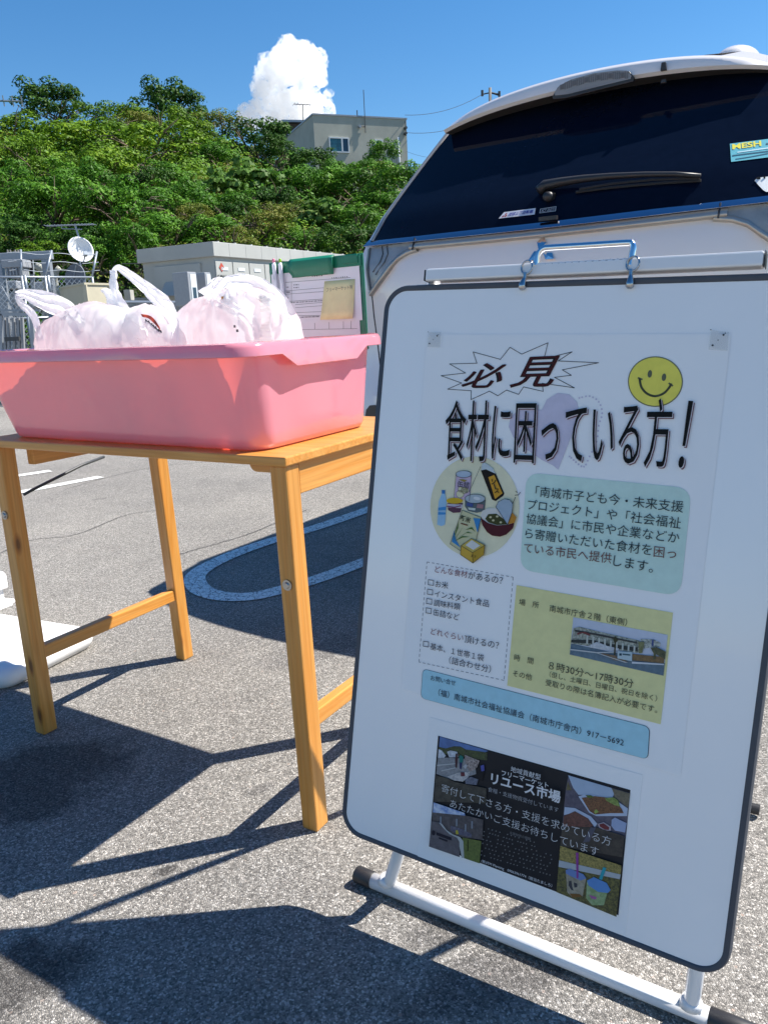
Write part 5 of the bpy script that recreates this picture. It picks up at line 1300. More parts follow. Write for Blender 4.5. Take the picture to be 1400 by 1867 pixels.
for (x0, y0, x1, y1, x2, y2, c, lab) in ((504, 472, 505, 480, 511, 545, (.72, .22, .32), 'white ballpoint pen with a pink push button on the clipboard'), (516, 472, 516.5, 480, 522, 550, (.30, .55, .03), 'white ballpoint pen with a lime green push button on the clipboard')):
    a_, b_, c_ = [K(*kab(*p), .011) for p in ((x0, y0), (x1, y1), (x2, y2))]
    pn = thing('pen', lab, 'pen', c_, 'pens clipped to the clipboard')
    dr = unit(c_ - b_)
    mb = MB(); mb.tube([b_ - dr * .001, b_ + dr * .006, b_ + dr * .03, c_, c_ + dr * .01], [.0035, .0048, .0050, .0050, .002], 12); mb.build('barrel', MAT['pen_body'], pn, smooth=True)
    mb = MB(); mb.tube([a_, a_ + dr * .001, b_ + dr * .001], [.0022, .0032, .0033], 12); mb.build('push_button', plain('pen_button', c, .3), pn, smooth=True)
    mb = MB(); mb.bar(b_ + dr * .002 - cnn * .006, b_ + dr * .038 - cnn * .0065, .003, .0012, up=cnn); mb.build('pen_clip', MAT['pen_body'], pn, bevel=.0004)

# ================================================================== WHITE WEIGHT BASE (flag or parasol stand)
MAT['white_plastic'] = plain('white_plastic', (0.80, 0.80, 0.80), 0.4, var=.03, vs=6, bump=.05, bs=300)
pc = G(176, 1176); pn_ = G(22, 1256)
sv = unit(pn_ - pc); su = np.array([sv[1], -sv[0], 0]); su = su if su @ tu > 0 else -su
sl_ = float(np.linalg.norm(pn_ - pc)) + .03
wb = thing('plastic_weight_base', 'thick white plastic weight base with a socket for a pole, behind the table leg', 'weight base', pc + sv * sl_ / 2 + su * .28)
def wpt(a, b, z): return pc + su * a + sv * b + ZUP * z
ring = rrect(-.01, -.01, .55, sl_, .05); rows = []
for ins, z in ((.03, .0), (.012, .004), (.002, .020), (.0, .034), (.003, .046), (.012, .056), (.028, .061), (.06, .063)):
    rows.append([wpt(a + (.27 - a) * ins / .28, b + (sl_ / 2 - b) * ins / .28, z) for a, b in ring])
mb = MB(); mb.grid(rows, close=True); mb.poly(rows[-1]); mb.poly(rows[0]); mb.build('slab', MAT['white_plastic'], wb, auto=50)
sc_ = G(-12, 1108, .06); 
def spt(a, b, z): return np.array([sc_[0], sc_[1], 0]) + su * a + sv * b + ZUP * z
mb = MB(); rows = []
for h_, z in ((.050, .062), (.043, .070), (.041, .085)): rows.append([spt(a, b, z) for a, b in rrect(-h_, -h_, h_, h_, .012)])
mb.grid(rows, close=True); mb.poly(rows[-1]); mb.build('socket_foot', MAT['white_plastic'], wb, auto=40)
mb = MB(); rows = []
for h_, z in ((.033, .08), (.033, .125), (.046, .130), (.046, .175), (.040, .188)): rows.append([spt(a, b, z) for a, b in rrect(-h_, -h_, h_, h_, .012)])
mb.grid(rows, close=True); mb.poly(rows[-1]); mb.build('socket', MAT['white_plastic'], wb, auto=40)
mb = MB(); c = G(18, 1098, .064); mb.tube([c, c + ZUP * .008], [.02, .018], 20); mb.build('filler_cap', MAT['white_plastic'], wb, auto=40)

# ================================================================== WHITEBOARD STAND
KB = 1.045                                       # size of the stand against a 60 cm wide board
BO = CAM + KB * (np.array([0.01994596, 1.27741743, 1.05107018]) - CAM)
Bu = unit([0.84553903, -0.53283178, -0.0339713]); _v = np.array([-0.12801916, -0.15197603, -0.98005836])
Bv = unit(_v - Bu * (_v @ Bu)); Bn = np.cross(Bu, Bv); Bn = Bn if Bn @ (CAM - BO) > 0 else -Bn
BW, BH = .600 * KB, .894 * KB
def Q(u, v, o=0.0): return BO + Bu * u + Bv * v + Bn * o
def buv(px, py, o=0.0):
    d = ONPL(px, py, BO + Bn * o, Bn) - BO; return np.array([float(d @ Bu), float(d @ Bv)])
MAT['board_white'] = plain('whiteboard_enamel', (0.86, 0.86, 0.865), 0.20, var=.012, vs=5, coat=.3)
MAT['board_edge'] = plain('slate_edge_trim', (0.045, 0.055, 0.075), 0.5, var=.08, vs=40)
MAT['stand_white'] = plain('white_painted_tube', (0.78, 0.78, 0.79), 0.28, var=.02, vs=10, coat=.4)
MAT['hook_steel'] = plain('dark_bright_steel', (0.42, 0.43, 0.45), 0.16, metal=1.0)
stand = thing('whiteboard_stand', 'portable whiteboard on a white tubular floor stand with notices stuck to it', 'whiteboard', G(980, 1710))
ring_o = rrect(0, 0, BW, BH, .042, 10)
def inset(P, d): 
    return rrect(d, d, BW - d, BH - d, .042 - d, 10)
mb = MB(); mb.prism([Q(a, b, -.018) for a, b in inset(0, .004)], Bn * .018); mb.build('panel', MAT['board_white'], stand)
mb = MB(); rows = [[Q(a, b, o) for a, b in inset(0, d)] for d, o in ((.010, -.0185), (.002, -.020), (0.0, -.016), (0.0, -.003), (.0022, .0018), (.0075, .0018), (.0098, .0002))]
mb.grid(rows, close=True); mb.build('edge_trim', MAT['board_edge'], stand, auto=60)
# frame: uprights behind the panel, top rail, foot tube
ft_l, ft_r = G(650, 1593, .0165), G(1334, 1872, .0165); fdir = unit((ft_r - ft_l) * np.array([1, 1, 0]))
e0 = ft_l; e1 = ft_r
mb = MB(); mb.tube([e0 + fdir * .035, e1 - fdir * .03], .0138, 20); mb.build('foot_tube', MAT['stand_white'], stand, smooth=True)
for a_, b_ in ((e0, e0 + fdir * .036), (e1 - fdir * .031, e1 + fdir * .03)):
    mb = MB(); mb.tube([a_, a_ + fdir * .003 * (1 if True else -1), b_ - fdir * .001, b_], [.0135, .0155, .0155, .015], 20); mb.build('end_cap', MAT['black_plastic'], stand, auto=50)
for px, py in ((711, 1612), (1262, 1830)):
    f_ = G(px, py, .0165); s_ = float((f_ - e0) @ fdir); f_ = e0 + fdir * s_
    d = f_ - BO; uu = float(d @ Bu)
    top = Q(uu * .98 + .004, -.010, -.032); low = Q(buv(px + 2, py - 60)[0], BH + .01, -.030)
    mb = MB(); mb.tube([f_, f_ + (low - f_) * .3, low, top], .0112, 16); mb.tube([f_ + ZUP * .010, f_ + ZUP * .022], [.018, .0128], 16); mb.build('upright_tube', MAT['stand_white'], stand, smooth=True)
r0, r1 = buv(781, 494, -.01), buv(1392, 478, -.01)
mb = MB(); c = (Q(*r0, -.014) + Q(*r1, -.014)) / 2
ra, rb = Q(r0[0], -.0147, -.012), Q(r1[0], -.019, -.012)
mb.bar(ra, rb, .024, .0195, up=-Bv); mb.build('top_rail', MAT['stand_white'], stand, bevel=.003)
mb = MB(); d_ = unit(rb - ra); mb.bar(ra - d_ * .001, ra - d_ * .0035, .019, .017, up=-Bv); mb.bar(rb + d_ * .001, rb + d_ * .002, .022, .020, up=-Bv); mb.build('rail_cap', MAT['black_plastic'], stand, bevel=.002)
mb = MB(); p = Q(r1[0] + .024, -.0196, -.014); mb.bar(p - d_ * .016, p + d_ * .06, .028, .034, up=-Bv); mb.build('rail_sleeve', MAT['stand_white'], stand, bevel=.004)
# rear legs with their own foot
b2 = G(1380, 1476, .016); a2 = b2 - fdir * .60
for uu, t in (.07, .10), (.53, .90):
    a_ = Q(uu, .02, -.045); mb = MB(); mb.tube([a_, a2 + (b2 - a2) * t], .0095, 12); mb.build('rear_leg', MAT['stand_white'], stand, smooth=True)
mb = MB(); mb.tube([a2, b2 - fdir * .012], .0085, 12); mb.build('rear_foot', MAT['stand_white'], stand, smooth=True)
mb = MB(); mb.tube([b2 - fdir * .03, b2 + fdir * .004], .0105, 12); mb.build('end_cap', MAT['black_plastic'], stand, auto=50)
# handle, chain, rings and hooks
HO = -.004
def QP(px, py, o=HO): return Q(*buv(px, py, o), o)
hp_ = smooth_path([QP(976, 486), QP(979, 470), QP(984, 459), QP(992, 453), QP(1004, 451.5), QP(1070, 447.5), QP(1143, 443), QP(1151, 445), QP(1153.5, 452), QP(1151, 470), QP(1148, 486)], 5)
mb = MB(); mb.tube(hp_, .0046, 14); mb.build('carry_handle', MAT['chrome'], stand, smooth=True)
c0, c1 = QP(986, 482.5, -.002), QP(1148, 472.5, -.002); nl = 26
mb = MB()
for i in range(nl):
    t = (i + .5) / nl; c = c0 + (c1 - c0) * t; ax = unit(c1 - c0); wv = (Bn if i % 2 else Bv); L_ = .0038
    mb.tube([c + ax * L_ * math.cos(k * math.pi / 4) + wv * .0016 * math.sin(k * math.pi / 4) for k in range(9)], .00055, 5, cap=False)
mb.build('chain', MAT['hook_steel'], stand, smooth=True)
for (rx, ry, hx, hy) in ((960, 487.5, 951.5, 515), (1153, 481, 1147.5, 512)):
    c = QP(rx, ry, .004); rr = .0098
    tl_ = unit(Bu * .96 + Bn * .28)
    mb = MB(); mb.tube([c + tl_ * rr * math.cos(t) + Bv * rr * math.sin(t) for t in np.linspace(0, 2 * math.pi, 25)], .0014, 8, cap=False); mb.build('ring', MAT['hook_steel'], stand, smooth=True)
    a_ = QP(rx - 3, ry + 12, .004); b_ = QP(hx, hy + 9, .0045)
    mb = MB(); mb.tube([a_ - Bv * .002, a_ + Bv * .006], .0026, 10); mb.tube([a_ + Bv * .004, a_ + (b_ - a_) * .45, b_ - Bv * .004, b_ + Bv * .001, b_ + Bv * .004], [.0018, .0036, .0060, .0058, .003], 14); mb.build('hook', MAT['hook_steel'], stand, auto=60)

# ================================================================== NOTICES
PW = (0.84, 0.84, 0.845)
MAT['notice_paper'] = plain('notice_paper', PW, 0.5, var=.015, vs=4)
class Sheet:
    def __init__(s, thing_): s.t = thing_; s.layers = {}
    def mb(s, name, c):
        k = (name, c if isinstance(c, str) else tuple(c) if not isinstance(c[0], (tuple, list)) else c)
        if k not in s.layers: s.layers[k] = MB()
        return s.layers[k]
    def poly(s, name, c, px, o): s.mb(name, c).poly([Q(*buv(x, y), o) for x, y in px])
    def polyuv(s, name, c, uv, o): s.mb(name, c).poly([Q(a, b, o) for a, b in uv])
    def line(s, name, c, px, w, o, closed=False):
        P = [buv(x, y) for x, y in px]
        if closed: P = P + [P[0]]
        for a_, b_ in zip(P[:-1], P[1:]):
            d = unit(b_ - a_) if np.linalg.norm(b_ - a_) > 0 else np.array([1.0, 0]); n = np.array([-d[1], d[0]]) * w / 2; e = d * w * .4
            s.mb(name, c).poly([Q(*(a_ - n - e), o), Q(*(b_ - n + e), o), Q(*(b_ + n + e), o), Q(*(a_ + n - e), o)])
    def dash(s, name, c, px, w, o, on=.005, off=.0035):
        for a_, b_ in zip(px[:-1], px[1:]):
            p, q = buv(*a_), buv(*b_); L_ = np.linalg.norm(q - p); d = (q - p) / L_; n = np.array([-d[1], d[0]]) * w / 2; k = 0
            while k < L_:
                x0, x1 = p + d * k, p + d * min(L_, k + on)
                s.mb(name, c).poly([Q(*(x0 - n), o), Q(*(x1 - n), o), Q(*(x1 + n), o), Q(*(x0 + n), o)]); k += on + off
    def ell(s, name, c, px, py, rx, ry, o, n=36, rot=0.0):
        s.poly(name, c, [(px + rx * math.cos(t) * math.cos(rot) - ry * math.sin(t) * math.sin(rot), py + rx * math.cos(t) * math.sin(rot) + ry * math.sin(t) * math.cos(rot)) for t in np.linspace(0, 2 * math.pi, n + 1)[:-1]], o)
    def text(s, name, c, body, L_, R_, o, h=None, bold=0.0, shear=0.0, dx=0.0, dy=0.0):
        a_, b_ = buv(*L_), buv(*R_); V, Fc, asp = glyphs(body, bold, shear); d = b_ - a_; w = np.linalg.norm(d); d = d / w; n = np.array([d[1], -d[0]]); h = h * KB if h else w * asp
        a_ = a_ + np.array([dx, dy])
        s.mb(name, c).add([Q(*(a_ + d * w * v[0] + n * h * (v[1] - .5)), o) for v in V], Fc)
    def done(s):
        for (name, c), m_ in s.layers.items():
            mt = c if False else (photo_print(c[0], c[1], c[2]) if isinstance(c, tuple) and isinstance(c[0], tuple) else ink(c))
            m_.build(name, mt, s.t)
BLK = (.012, .012, .014); RED = (.06, .010, .010)
pt = thing('notice_poster', 'large white notice with a bold black headline and a yellow smiley on the whiteboard', 'poster', Q(.3, .64))
S1 = Sheet(pt)
qd = [(779, 610), (1332, 609), (1240, 1415), (733, 1255)]
def rs(z, x0, y0, sc): return [(x0 + a / sc, y0 + b / sc) for a, b in z]
quv = [buv(*p) for p in qd]
mb = MB(); NR = 14; rows = []
for j in range(NR + 1):
    t = j / NR; l_ = quv[0] * (1 - t) + quv[3] * t; r_ = quv[1] * (1 - t) + quv[2] * t; lift = .0
    rows.append([Q(*(l_ * (1 - u) + r_ * u), .0008) for u in np.linspace(0, 1, 9)])
mb.grid(rows); mb.prism([Q(*p, .0002) for p in quv], Bn * .0003); mb.build('paper', MAT['notice_paper'], pt)
T0 = .0015; TX = .0030
z1 = lambda P: rs(P, 760, 590, 2.414); z2 = lambda P: rs(P, 770, 820, 7.0); z3 = lambda P: rs(P, 740, 1010, 6.364); z4 = lambda P: rs(P, 900, 850, 3.684); z5 = lambda P: rs(P, 920, 1050, 4.118); z6 = lambda P: rs(P, 740, 1200, 2.692); z7 = lambda P: rs(P, 760, 1320, 3.415)
# burst
S1.line('burst_outline', BLK, z1([(108, 230), (215, 218), (145, 178), (265, 175), (248, 125), (368, 158), (410, 105), (462, 135), (577, 85), (560, 155), (683, 125), (622, 165), (800, 173), (640, 204), (680, 228), (606, 237), (693, 283), (552, 263), (556, 299), (470, 279), (448, 312), (395, 293), (357, 318), (320, 298), (239, 335), (240, 296), (136, 289), (198, 262)]), .0009, T0, closed=True)
for ch, L_, R_, hh in (('必', (200, 229), (394, 226), .036), ('見', (413, 215), (628, 208), .043)):
    l, r = z1([L_, R_]); S1.text('lettering', BLK, ch, l, r, T0 + .0002, h=hh, bold=.014, shear=.35, dx=-.0008, dy=.0008); S1.text('lettering', RED, ch, l, r, T0 + .0005, h=hh * .97, bold=-.004, shear=.35)
# balloons behind the headline
LAV = (.58, .54, .66)
S1.poly('balloon', LAV, z1([(405, 455), (412, 415), (440, 385), (490, 372), (550, 380), (572, 335), (620, 305), (670, 312), (705, 345), (712, 395), (690, 470), (655, 560), (622, 643), (600, 625), (550, 600), (470, 545), (425, 500)]), T0)
for k, (x, y) in enumerate(smooth_path([(715, 328), (760, 320), (800, 345), (815, 395), (800, 450), (790, 520), (760, 585), (735, 630), (700, 610), (672, 585)], 3)): S1.ell('balloon', LAV, 760 + x / 2.414, 590 + y / 2.414, 1.8, 1.8, T0, 10)
# smiley
S1.ell('smiley_face', (.16, .17, .10), 1194.5, 696, 50, 46, T0, 48); S1.ell('smiley_face', (.80, .70, .12), 1194.5, 696, 48, 44, T0 + .0003, 48)
for x, y in ((1025, 222), (1087, 237)): S1.ell('smiley_face', (.12, .13, .08), 760 + x / 2.414, 590 + y / 2.414, 4.0, 7, T0 + .0006, 16, rot=.15)
S1.line('smiley_face', (.12, .13, .08), z1(smooth_path([(980, 245), (988, 280), (1012, 308), (1048, 320), (1085, 308), (1108, 285), (1118, 268)], 5)), .0030, T0 + .0006)
S1.line('smiley_face', (.12, .13, .08), z1([(975, 240), (990, 246)]), .0022, T0 + .0006); S1.line('smiley_face', (.12, .13, .08), z1([(1110, 264), (1124, 274)]), .0022, T0 + .0006)
# headline
HL, HR = (813, 785), (1262, 791)
for body, l_, r_, hh in (('食材に困っている方', (813, 785), (1224, 790), .090), ('！', (1245, 792), (1255, 793), .086)):
    S1.text('headline_lettering', (.16, .06, .07), body, l_, r_, TX, h=hh, dx=.0022, dy=.0022)
    S1.text('headline_lettering', (.66, .62, .66), body, l_, r_, TX + .0004, h=hh, dx=.0010, dy=.0010)
    S1.text('headline_lettering', (.004, .004, .004), body, l_, r_, TX + .0008, h=hh)
# food drawing
YEL = (.72, .68, .48)
S1.ell('drawing_ground', YEL, 866, 924, 81, 92, T0, 48)
def Z(c, P, k=1, name='food_drawing'): S1.poly(name, c, z2(P), T0 + .0004 * k)
def ZL(P, w=.0006, k=6, c=(.03, .03, .03), closed=False): S1.line('food_drawing', c, z2(P), w, T0 + .0004 * k, closed)
Z((.55, .42, .55), [(440, 310), (635, 330), (610, 650), (412, 615)], 1); S1.ell('food_drawing', (.40, .48, .58), 770 + 537 / 7, 820 + 312 / 7, 100 / 7, 45 / 7, T0 + .0010, 24); ZL([(440, 310), (412, 615)]); ZL([(635, 330), (610, 650)]); ZL([(537 + 100 * math.cos(t), 312 + 45 * math.sin(t)) for t in np.linspace(0, 6.28, 25)])
for x, y, r in ((490, 565, 48), (545, 520, 40), (500, 505, 36), (570, 520, 30)): S1.ell('food_drawing', (.66, .62, .40), 770 + x / 7, 820 + y / 7, r / 7, r / 7, T0 + .0010, 18); ZL([(x + r * math.cos(t), y + r * math.sin(t)) for t in np.linspace(0, 6.28, 19)], .0004)
S1.text('food_drawing', (.05, .05, .06), '缶詰', z2([(460, 435)])[0], z2([(610, 455)])[0], T0 + .0026, bold=.01)
Z((.30, .24, .05), [(470, 380), (520, 375), (580, 390), (540, 412)], 3)
Z((.012, .008, .006), [(752, 265), (825, 245), (940, 300), (1050, 560), (1035, 590), (940, 655), (895, 635)], 2); Z((.50, .56, .58), [(765, 190), (790, 165), (830, 180), (905, 235), (938, 305), (820, 250), (760, 262)], 3); Z((.60, .30, .03), [(850, 350), (925, 322), (1030, 555), (935, 628)], 4); S1.text('food_drawing', (.02, .015, .01), 'ソ', z2([(885, 405)])[0], z2([(945, 420)])[0], T0 + .0026, bold=.02); ZL([(925, 440), (945, 500)], .0016, 7); S1.text('food_drawing', (.02, .015, .01), 'ス', z2([(930, 525)])[0], z2([(990, 525)])[0], T0 + .0026, bold=.02); ZL([(755, 215), (605, 540)])
Z((.04, .18, .45), [(255, 515), (298, 515), (298, 560), (255, 560)], 3); Z((.30, .50, .68), [(255, 560), (298, 560), (315, 660), (295, 955), (250, 975), (195, 955), (215, 660)], 2); Z((.05, .25, .55), [(210, 740), (312, 725), (308, 770), (208, 775)], 3); Z((.05, .25, .55), [(208, 795), (305, 800), (305, 825), (208, 830)], 3)
Z((.10, .04, .07), [(325, 680), (525, 680), (490, 800), (400, 805), (335, 770)], 2); Z((.55, .50, .56), [(328, 690), (522, 700), (515, 745), (330, 735)], 3); S1.ell('food_drawing', (.60, .38, .02), 770 + 420 / 7, 820 + 650 / 7, 105 / 7, 38 / 7, T0 + .0016, 24); ZL([(325, 720), (420, 735), (500, 715)], .0016, 7, (.2, .06, .14))
Z((.10, .13, .14), [(550, 610), (812, 640), (800, 780), (700, 805), (590, 780), (548, 720)], 2); S1.ell('food_drawing', (.40, .46, .50), 770 + 682 / 7, 820 + 625 / 7, 128 / 7, 58 / 7, T0 + .0016, 28); S1.ell('food_drawing', (.62, .64, .66), 770 + 705 / 7, 820 + 620 / 7, 45 / 7, 22 / 7, T0 + .0020, 20, rot=.2); Z((.05, .08, .25), [(580, 670), (660, 680), (650, 730), (575, 715)], 4); Z((.35, .18, .2), [(710, 690), (790, 700), (780, 750), (700, 740)], 4); Z((.5, .55, .5), [(590, 735), (690, 745), (680, 775), (600, 765)], 4)
ZL([(682 + 128 * math.cos(t), 625 + 58 * math.sin(t)) for t in np.linspace(0, 6.28, 25)])
Z((.55, .53, .32), [(520, 770), (760, 865), (690, 1180), (500, 1290), (365, 1200)], 3); Z((.04, .22, .48), [(660, 870), (755, 880), (715, 1060)], 5); Z((.04, .22, .48), [(415, 1030), (385, 1170), (500, 1250), (440, 1150)], 5); S1.text('food_drawing', (.04, .05, .03), '新米', z2([(495, 860)])[0], z2([(625, 905)])[0], T0 + .0026, bold=.02); Z((.16, .06, .03), [(505, 930), (590, 955), (585, 970), (500, 945)], 5)
for P in ([(400, 1160), (475, 910), (465, 1000)], [(410, 1160), (535, 975), (470, 1080)], [(410, 1165), (590, 1045), (650, 1065), (560, 1060)], [(415, 1170), (520, 1100), (615, 1110), (520, 1120)], [(560, 1020), (640, 985), (690, 1050), (640, 1010)]): Z((.06, .14, .03), P, 6)
ZL([(520, 770), (365, 1200), (500, 1290)]); ZL([(520, 770), (760, 865), (695, 1150)])
Z((.58, .36, .05), [(510, 1220), (655, 1310), (660, 1445), (500, 1335)], 7); Z((.46, .28, .03), [(655, 1310), (812, 1215), (800, 1335), (660, 1445)], 7); Z((.55, .42, .10), [(510, 1220), (640, 1130), (812, 1215), (655, 1310)], 7); Z((.60, .60, .58), [(565, 1215), (645, 1150), (752, 1220), (665, 1275)], 8)
ZL([(510, 1220), (640, 1130), (812, 1215), (655, 1310), (510, 1220), (500, 1335), (660, 1445), (800, 1335), (812, 1215)], .0006, 9); ZL([(655, 1310), (660, 1445)], .0006, 9)
S1.text('food_drawing', (.05, .04, .02), 'ます', z2([(640, 1345)])[0], z2([(705, 1365)])[0], T0 + .0042)
Z((.62, .60, .56), [(750, 840), (770, 780), (850, 745), (950, 745), (1000, 800), (1100, 955), (950, 975), (800, 930)], 3); Z((.05, .055, .015), [(810, 880), (850, 820), (950, 815), (1040, 880), (1095, 950), (960, 960), (850, 925)], 4); Z((.075, .010, .016), [(755, 870), (850, 935), (960, 965), (1100, 955), (1180, 930), (1165, 1000), (1080, 1080), (1000, 1108), (900, 1095), (835, 1050), (775, 960)], 5); Z((.50, .22, .03), [(1100, 950), (1155, 800), (1210, 860), (1185, 930)], 6); Z((.34, .42, .50), [(950, 725), (985, 660), (1060, 625), (1130, 640), (1168, 690), (1155, 800), (1100, 955)], 7)
for x, y in ((915, 900), (1010, 925), (880, 860), (965, 850)): S1.ell('food_drawing', (.55, .50, .30), 770 + x / 7, 820 + y / 7, 2.4, 2, T0 + .0024, 10)
ZL([(950, 725), (985, 660), (1060, 625), (1130, 640), (1168, 690), (1155, 800), (1100, 955), (950, 725)], .0006, 9); ZL([(1165, 690), (1200, 605)], .0009, 9); ZL([(1195, 580), (1240, 575), (1262, 545)], .001, 9); ZL([(1205, 530), (1222, 545)], .001, 9)
# green text box
gq = [buv(*p) for p in z4([(222, 42), (1328, 148), (1252, 874), (176, 694)])]
def round_quad(q, r, n=6):
    out = []
    for i in range(4):
        p, a_, b_ = q[i], q[i - 1], q[(i + 1) % 4]; d0, d1 = unit(a_ - p), unit(b_ - p)
        for k in range(n + 1):
            t = k / n; out.append((p + d0 * r) * (1 - t) ** 2 + 2 * t * (1 - t) * p + (p + d1 * r) * t * t)
    return out
S1.polyuv('green_panel', (.55, .72, .65), round_quad(gq, .022), T0)
TI = (.03, .045, .05); TR = (.17, .07, .06)
for c, body, L_, R_ in ((TI, '「南城市子ども今・未来支援', (285, 168), (1275, 273)), (TI, 'プロジェクト」や「社会福祉', (232, 255), (1258, 382)), (TI, '協議会」に市民や企業などか', (222, 350), (1248, 482)), (TI, 'ら寄贈いただいた食材を', (216, 448), (1063, 562)), (TR, '困っ', (1076, 572), (1226, 588)), (TR, 'ている市民へ提供', (206, 545), (793, 618)), (TI, 'します。', (806, 632), (1072, 680))):
    S1.text('lettering', c, body, *z4([L_, R_]), TX, bold=.0)
# dashed list box
S1.dash('list_border', (.12, .12, .15), z3([(248, 92), (1245, 268), (1140, 1465), (155, 1252), (248, 92)]), .0008, T0)
TB = (.035, .04, .055); TR2 = (.22, .07, .08)
for c, body, L_, R_ in ((TR2, 'どんな食材', (345, 172), (720, 235)), (TB, 'があるの？', (730, 240), (1128, 305)), (TB, 'お米', (350, 342), (497, 366)), (TB, 'インスタント食品', (342, 455), (970, 575)), (TB, '調味料類', (333, 562), (637, 612)), (TB, '缶詰など', (325, 670), (627, 733)), (TR2, 'どれぐらい', (298, 892), (672, 972)), (TB, '頂けるの？', (686, 982), (1084, 1062)), (TB, '基本、１世帯１袋', (290, 1065), (910, 1205)), (TB, '（詰合わせ分）', (510, 1225), (992, 1335))):
    S1.text('lettering', c, body, *z3([L_, R_]), TX, bold=.0)
for x, y in ((270, 296), (260, 405), (250, 514), (243, 622), (213, 1008)): S1.line('check_box_border', TB, z3([(x, y), (x + 58, y + 10), (x + 57, y + 68), (x - 3, y + 58)]), .0010, TX, closed=True)
# yellow panel
S1.poly('yellow_panel', (.71, .67, .33), z5([(90, 68), (1262, 275), (1170, 1112), (20, 822)]), T0)
TY = (.05, .05, .035)
for body, L_, R_ in (('場　所', (112, 193), (260, 219)), ('南城市庁舎２階（東側）', (340, 240), (920, 348)), ('時　間', (75, 608), (218, 638)), ('８時30分～17時30分', (335, 668), (968, 808)), ('その他', (65, 726), (208, 760)), ('（但し、土曜日、日曜日、祝日を除く）', (340, 735), (1145, 918)), ('受取りの際は名簿記入が必要です。', (310, 795), (1147, 1003))):
    S1.text('lettering', TY, body, *z5([L_, R_]), TX, bold=.0)
# photo of the town hall
zp = lambda P: rs(P, 1020, 1110, 7.0)
def PH(c, P, k): S1.poly('building_photo', c, zp(P), T0 + .0004 * k)
PH((.50, .54, .64), [(178, 105), (1380, 330), (1325, 850), (132, 580)], 1)
PH(((.06, .11, .16), (.10, .17, .23), 90.0), [(150, 440), (1345, 690), (1325, 850), (132, 580)], 2)
PH(((.10, .12, .10), (.42, .44, .38), 260.0), [(180, 245), (255, 225), (520, 290), (1020, 400), (1010, 560), (150, 440)], 3)
PH(((.12, .14, .13), (.5, .52, .48), 300.0), [(1040, 380), (1200, 385), (1290, 430), (1280, 480), (1180, 480), (1010, 520)], 3)
PH((.05, .08, .22), [(1180, 390), (1205, 390), (1200, 470), (1178, 465)], 5)
PH((.04, .045, .045), [(155, 390), (420, 390), (640, 440), (1000, 490), (1000, 540), (640, 490), (420, 440), (150, 425)], 4); PH((.05, .05, .05), [(200, 262), (500, 315), (990, 420), (990, 440), (500, 340), (200, 285)], 4)
for k in range(9): PH((.48, .50, .46), [(350 + 75 * k, 330 + 17 * k), (372 + 75 * k, 334 + 17 * k), (368 + 75 * k, 442 + 14 * k), (346 + 75 * k, 438 + 14 * k)], 5)
PH((.16, .05, .05), [(230, 300), (330, 285), (400, 320), (390, 340), (300, 305), (235, 330)], 6)
PH(((.35, .38, .42), (.6, .62, .65), 200.0), [(370, 470), (480, 415), (620, 470), (760, 500), (760, 525), (400, 490)], 6)
PH(((.12, .07, .025), (.22, .13, .05), 220.0), [(930, 570), (1340, 610), (1335, 690), (930, 650)], 5); PH(((.10, .06, .03), (.2, .13, .08), 200.0), [(520, 555), (720, 590), (880, 670), (700, 650)], 5)
PH((.50, .52, .52), [(140, 505), (480, 545), (700, 540), (700, 552), (500, 560), (880, 680), (840, 680), (480, 560), (140, 520)], 6)
PH(((.03, .035, .015), (.09, .10, .04), 260.0), [(1165, 490), (1240, 480), (1360, 540), (1350, 640), (1235, 570), (1225, 640), (1200, 640), (1205, 565)], 7); PH((.05, .05, .025), [(690, 380), (720, 340), (755, 390), (725, 430), (720, 580), (700, 580), (708, 430)], 7); PH(((.08, .09, .03), (.2, .2, .09), 260.0), [(1010, 410), (1090, 420), (1060, 560), (1020, 560)], 7)
PH((.42, .52, .56), [(750, 535), (935, 545), (930, 660), (745, 625)], 8); PH((.03, .06, .08), [(770, 560), (800, 560), (800, 590), (770, 588)], 9); PH((.05, .10, .12), [(812, 562), (910, 572), (910, 590), (812, 580)], 9); PH((.55, .58, .62), [(930, 665), (1340, 695), (1338, 710), (930, 690)], 8)
# blue contact box
bq = [buv(*p) for p in z6([(84, 50), (1198, 336), (1188, 497), (74, 195)])]
S1.polyuv('blue_panel', (.03, .06, .09), round_quad(bq, .009), T0)
bi = [np.mean(bq, 0) + (p - np.mean(bq, 0)) * np.array([.9952, .982]) for p in bq]
S1.polyuv('blue_panel', (.37, .63, .73), round_quad(bi, .0085), T0 + .0004)
S1.text('lettering', TB, 'お問い合せ', *z6([(125, 94), (247, 121)]), TX, bold=.0); S1.text('lettering', TB, '（福）南城市社会福祉協議会（南城市庁舎内）917－5692', *z6([(163, 165), (1070, 412)]), TX, bold=.0)
S1.done()
MAT['tape'] = thin_plastic('old_clear_tape', (0.62, 0.62, 0.60), (.6, .6, .6), .1, rough=.3, clear=.84)
for i, P in enumerate((((783, 606), (806, 606), (804, 634), (781, 633)), ((1296, 602), (1329, 606), (1326, 640), (1292, 638)))):
    mb = MB(); mb.prism([Q(*buv(*p), .0040 if i < 2 else .0012) for p in P], Bn * .0002); tp_ = mb.build('tape', MAT['tape'], pt)
    if i < 2:
        mb = MB()
        for k in range(5): x = P[0][0] + (P[1][0] - P[0][0]) * ((k * 37) % 10) / 10; y = P[0][1] + (P[2][1] - P[0][1]) * ((k * 53) % 10) / 12; mb.disc(Q(*buv(x, y), .0045), Bu, Bv, .0008 + .0006 * (k % 2), n=8)
        mb.build('dirt_speck', MAT['black_plastic'], tp_)

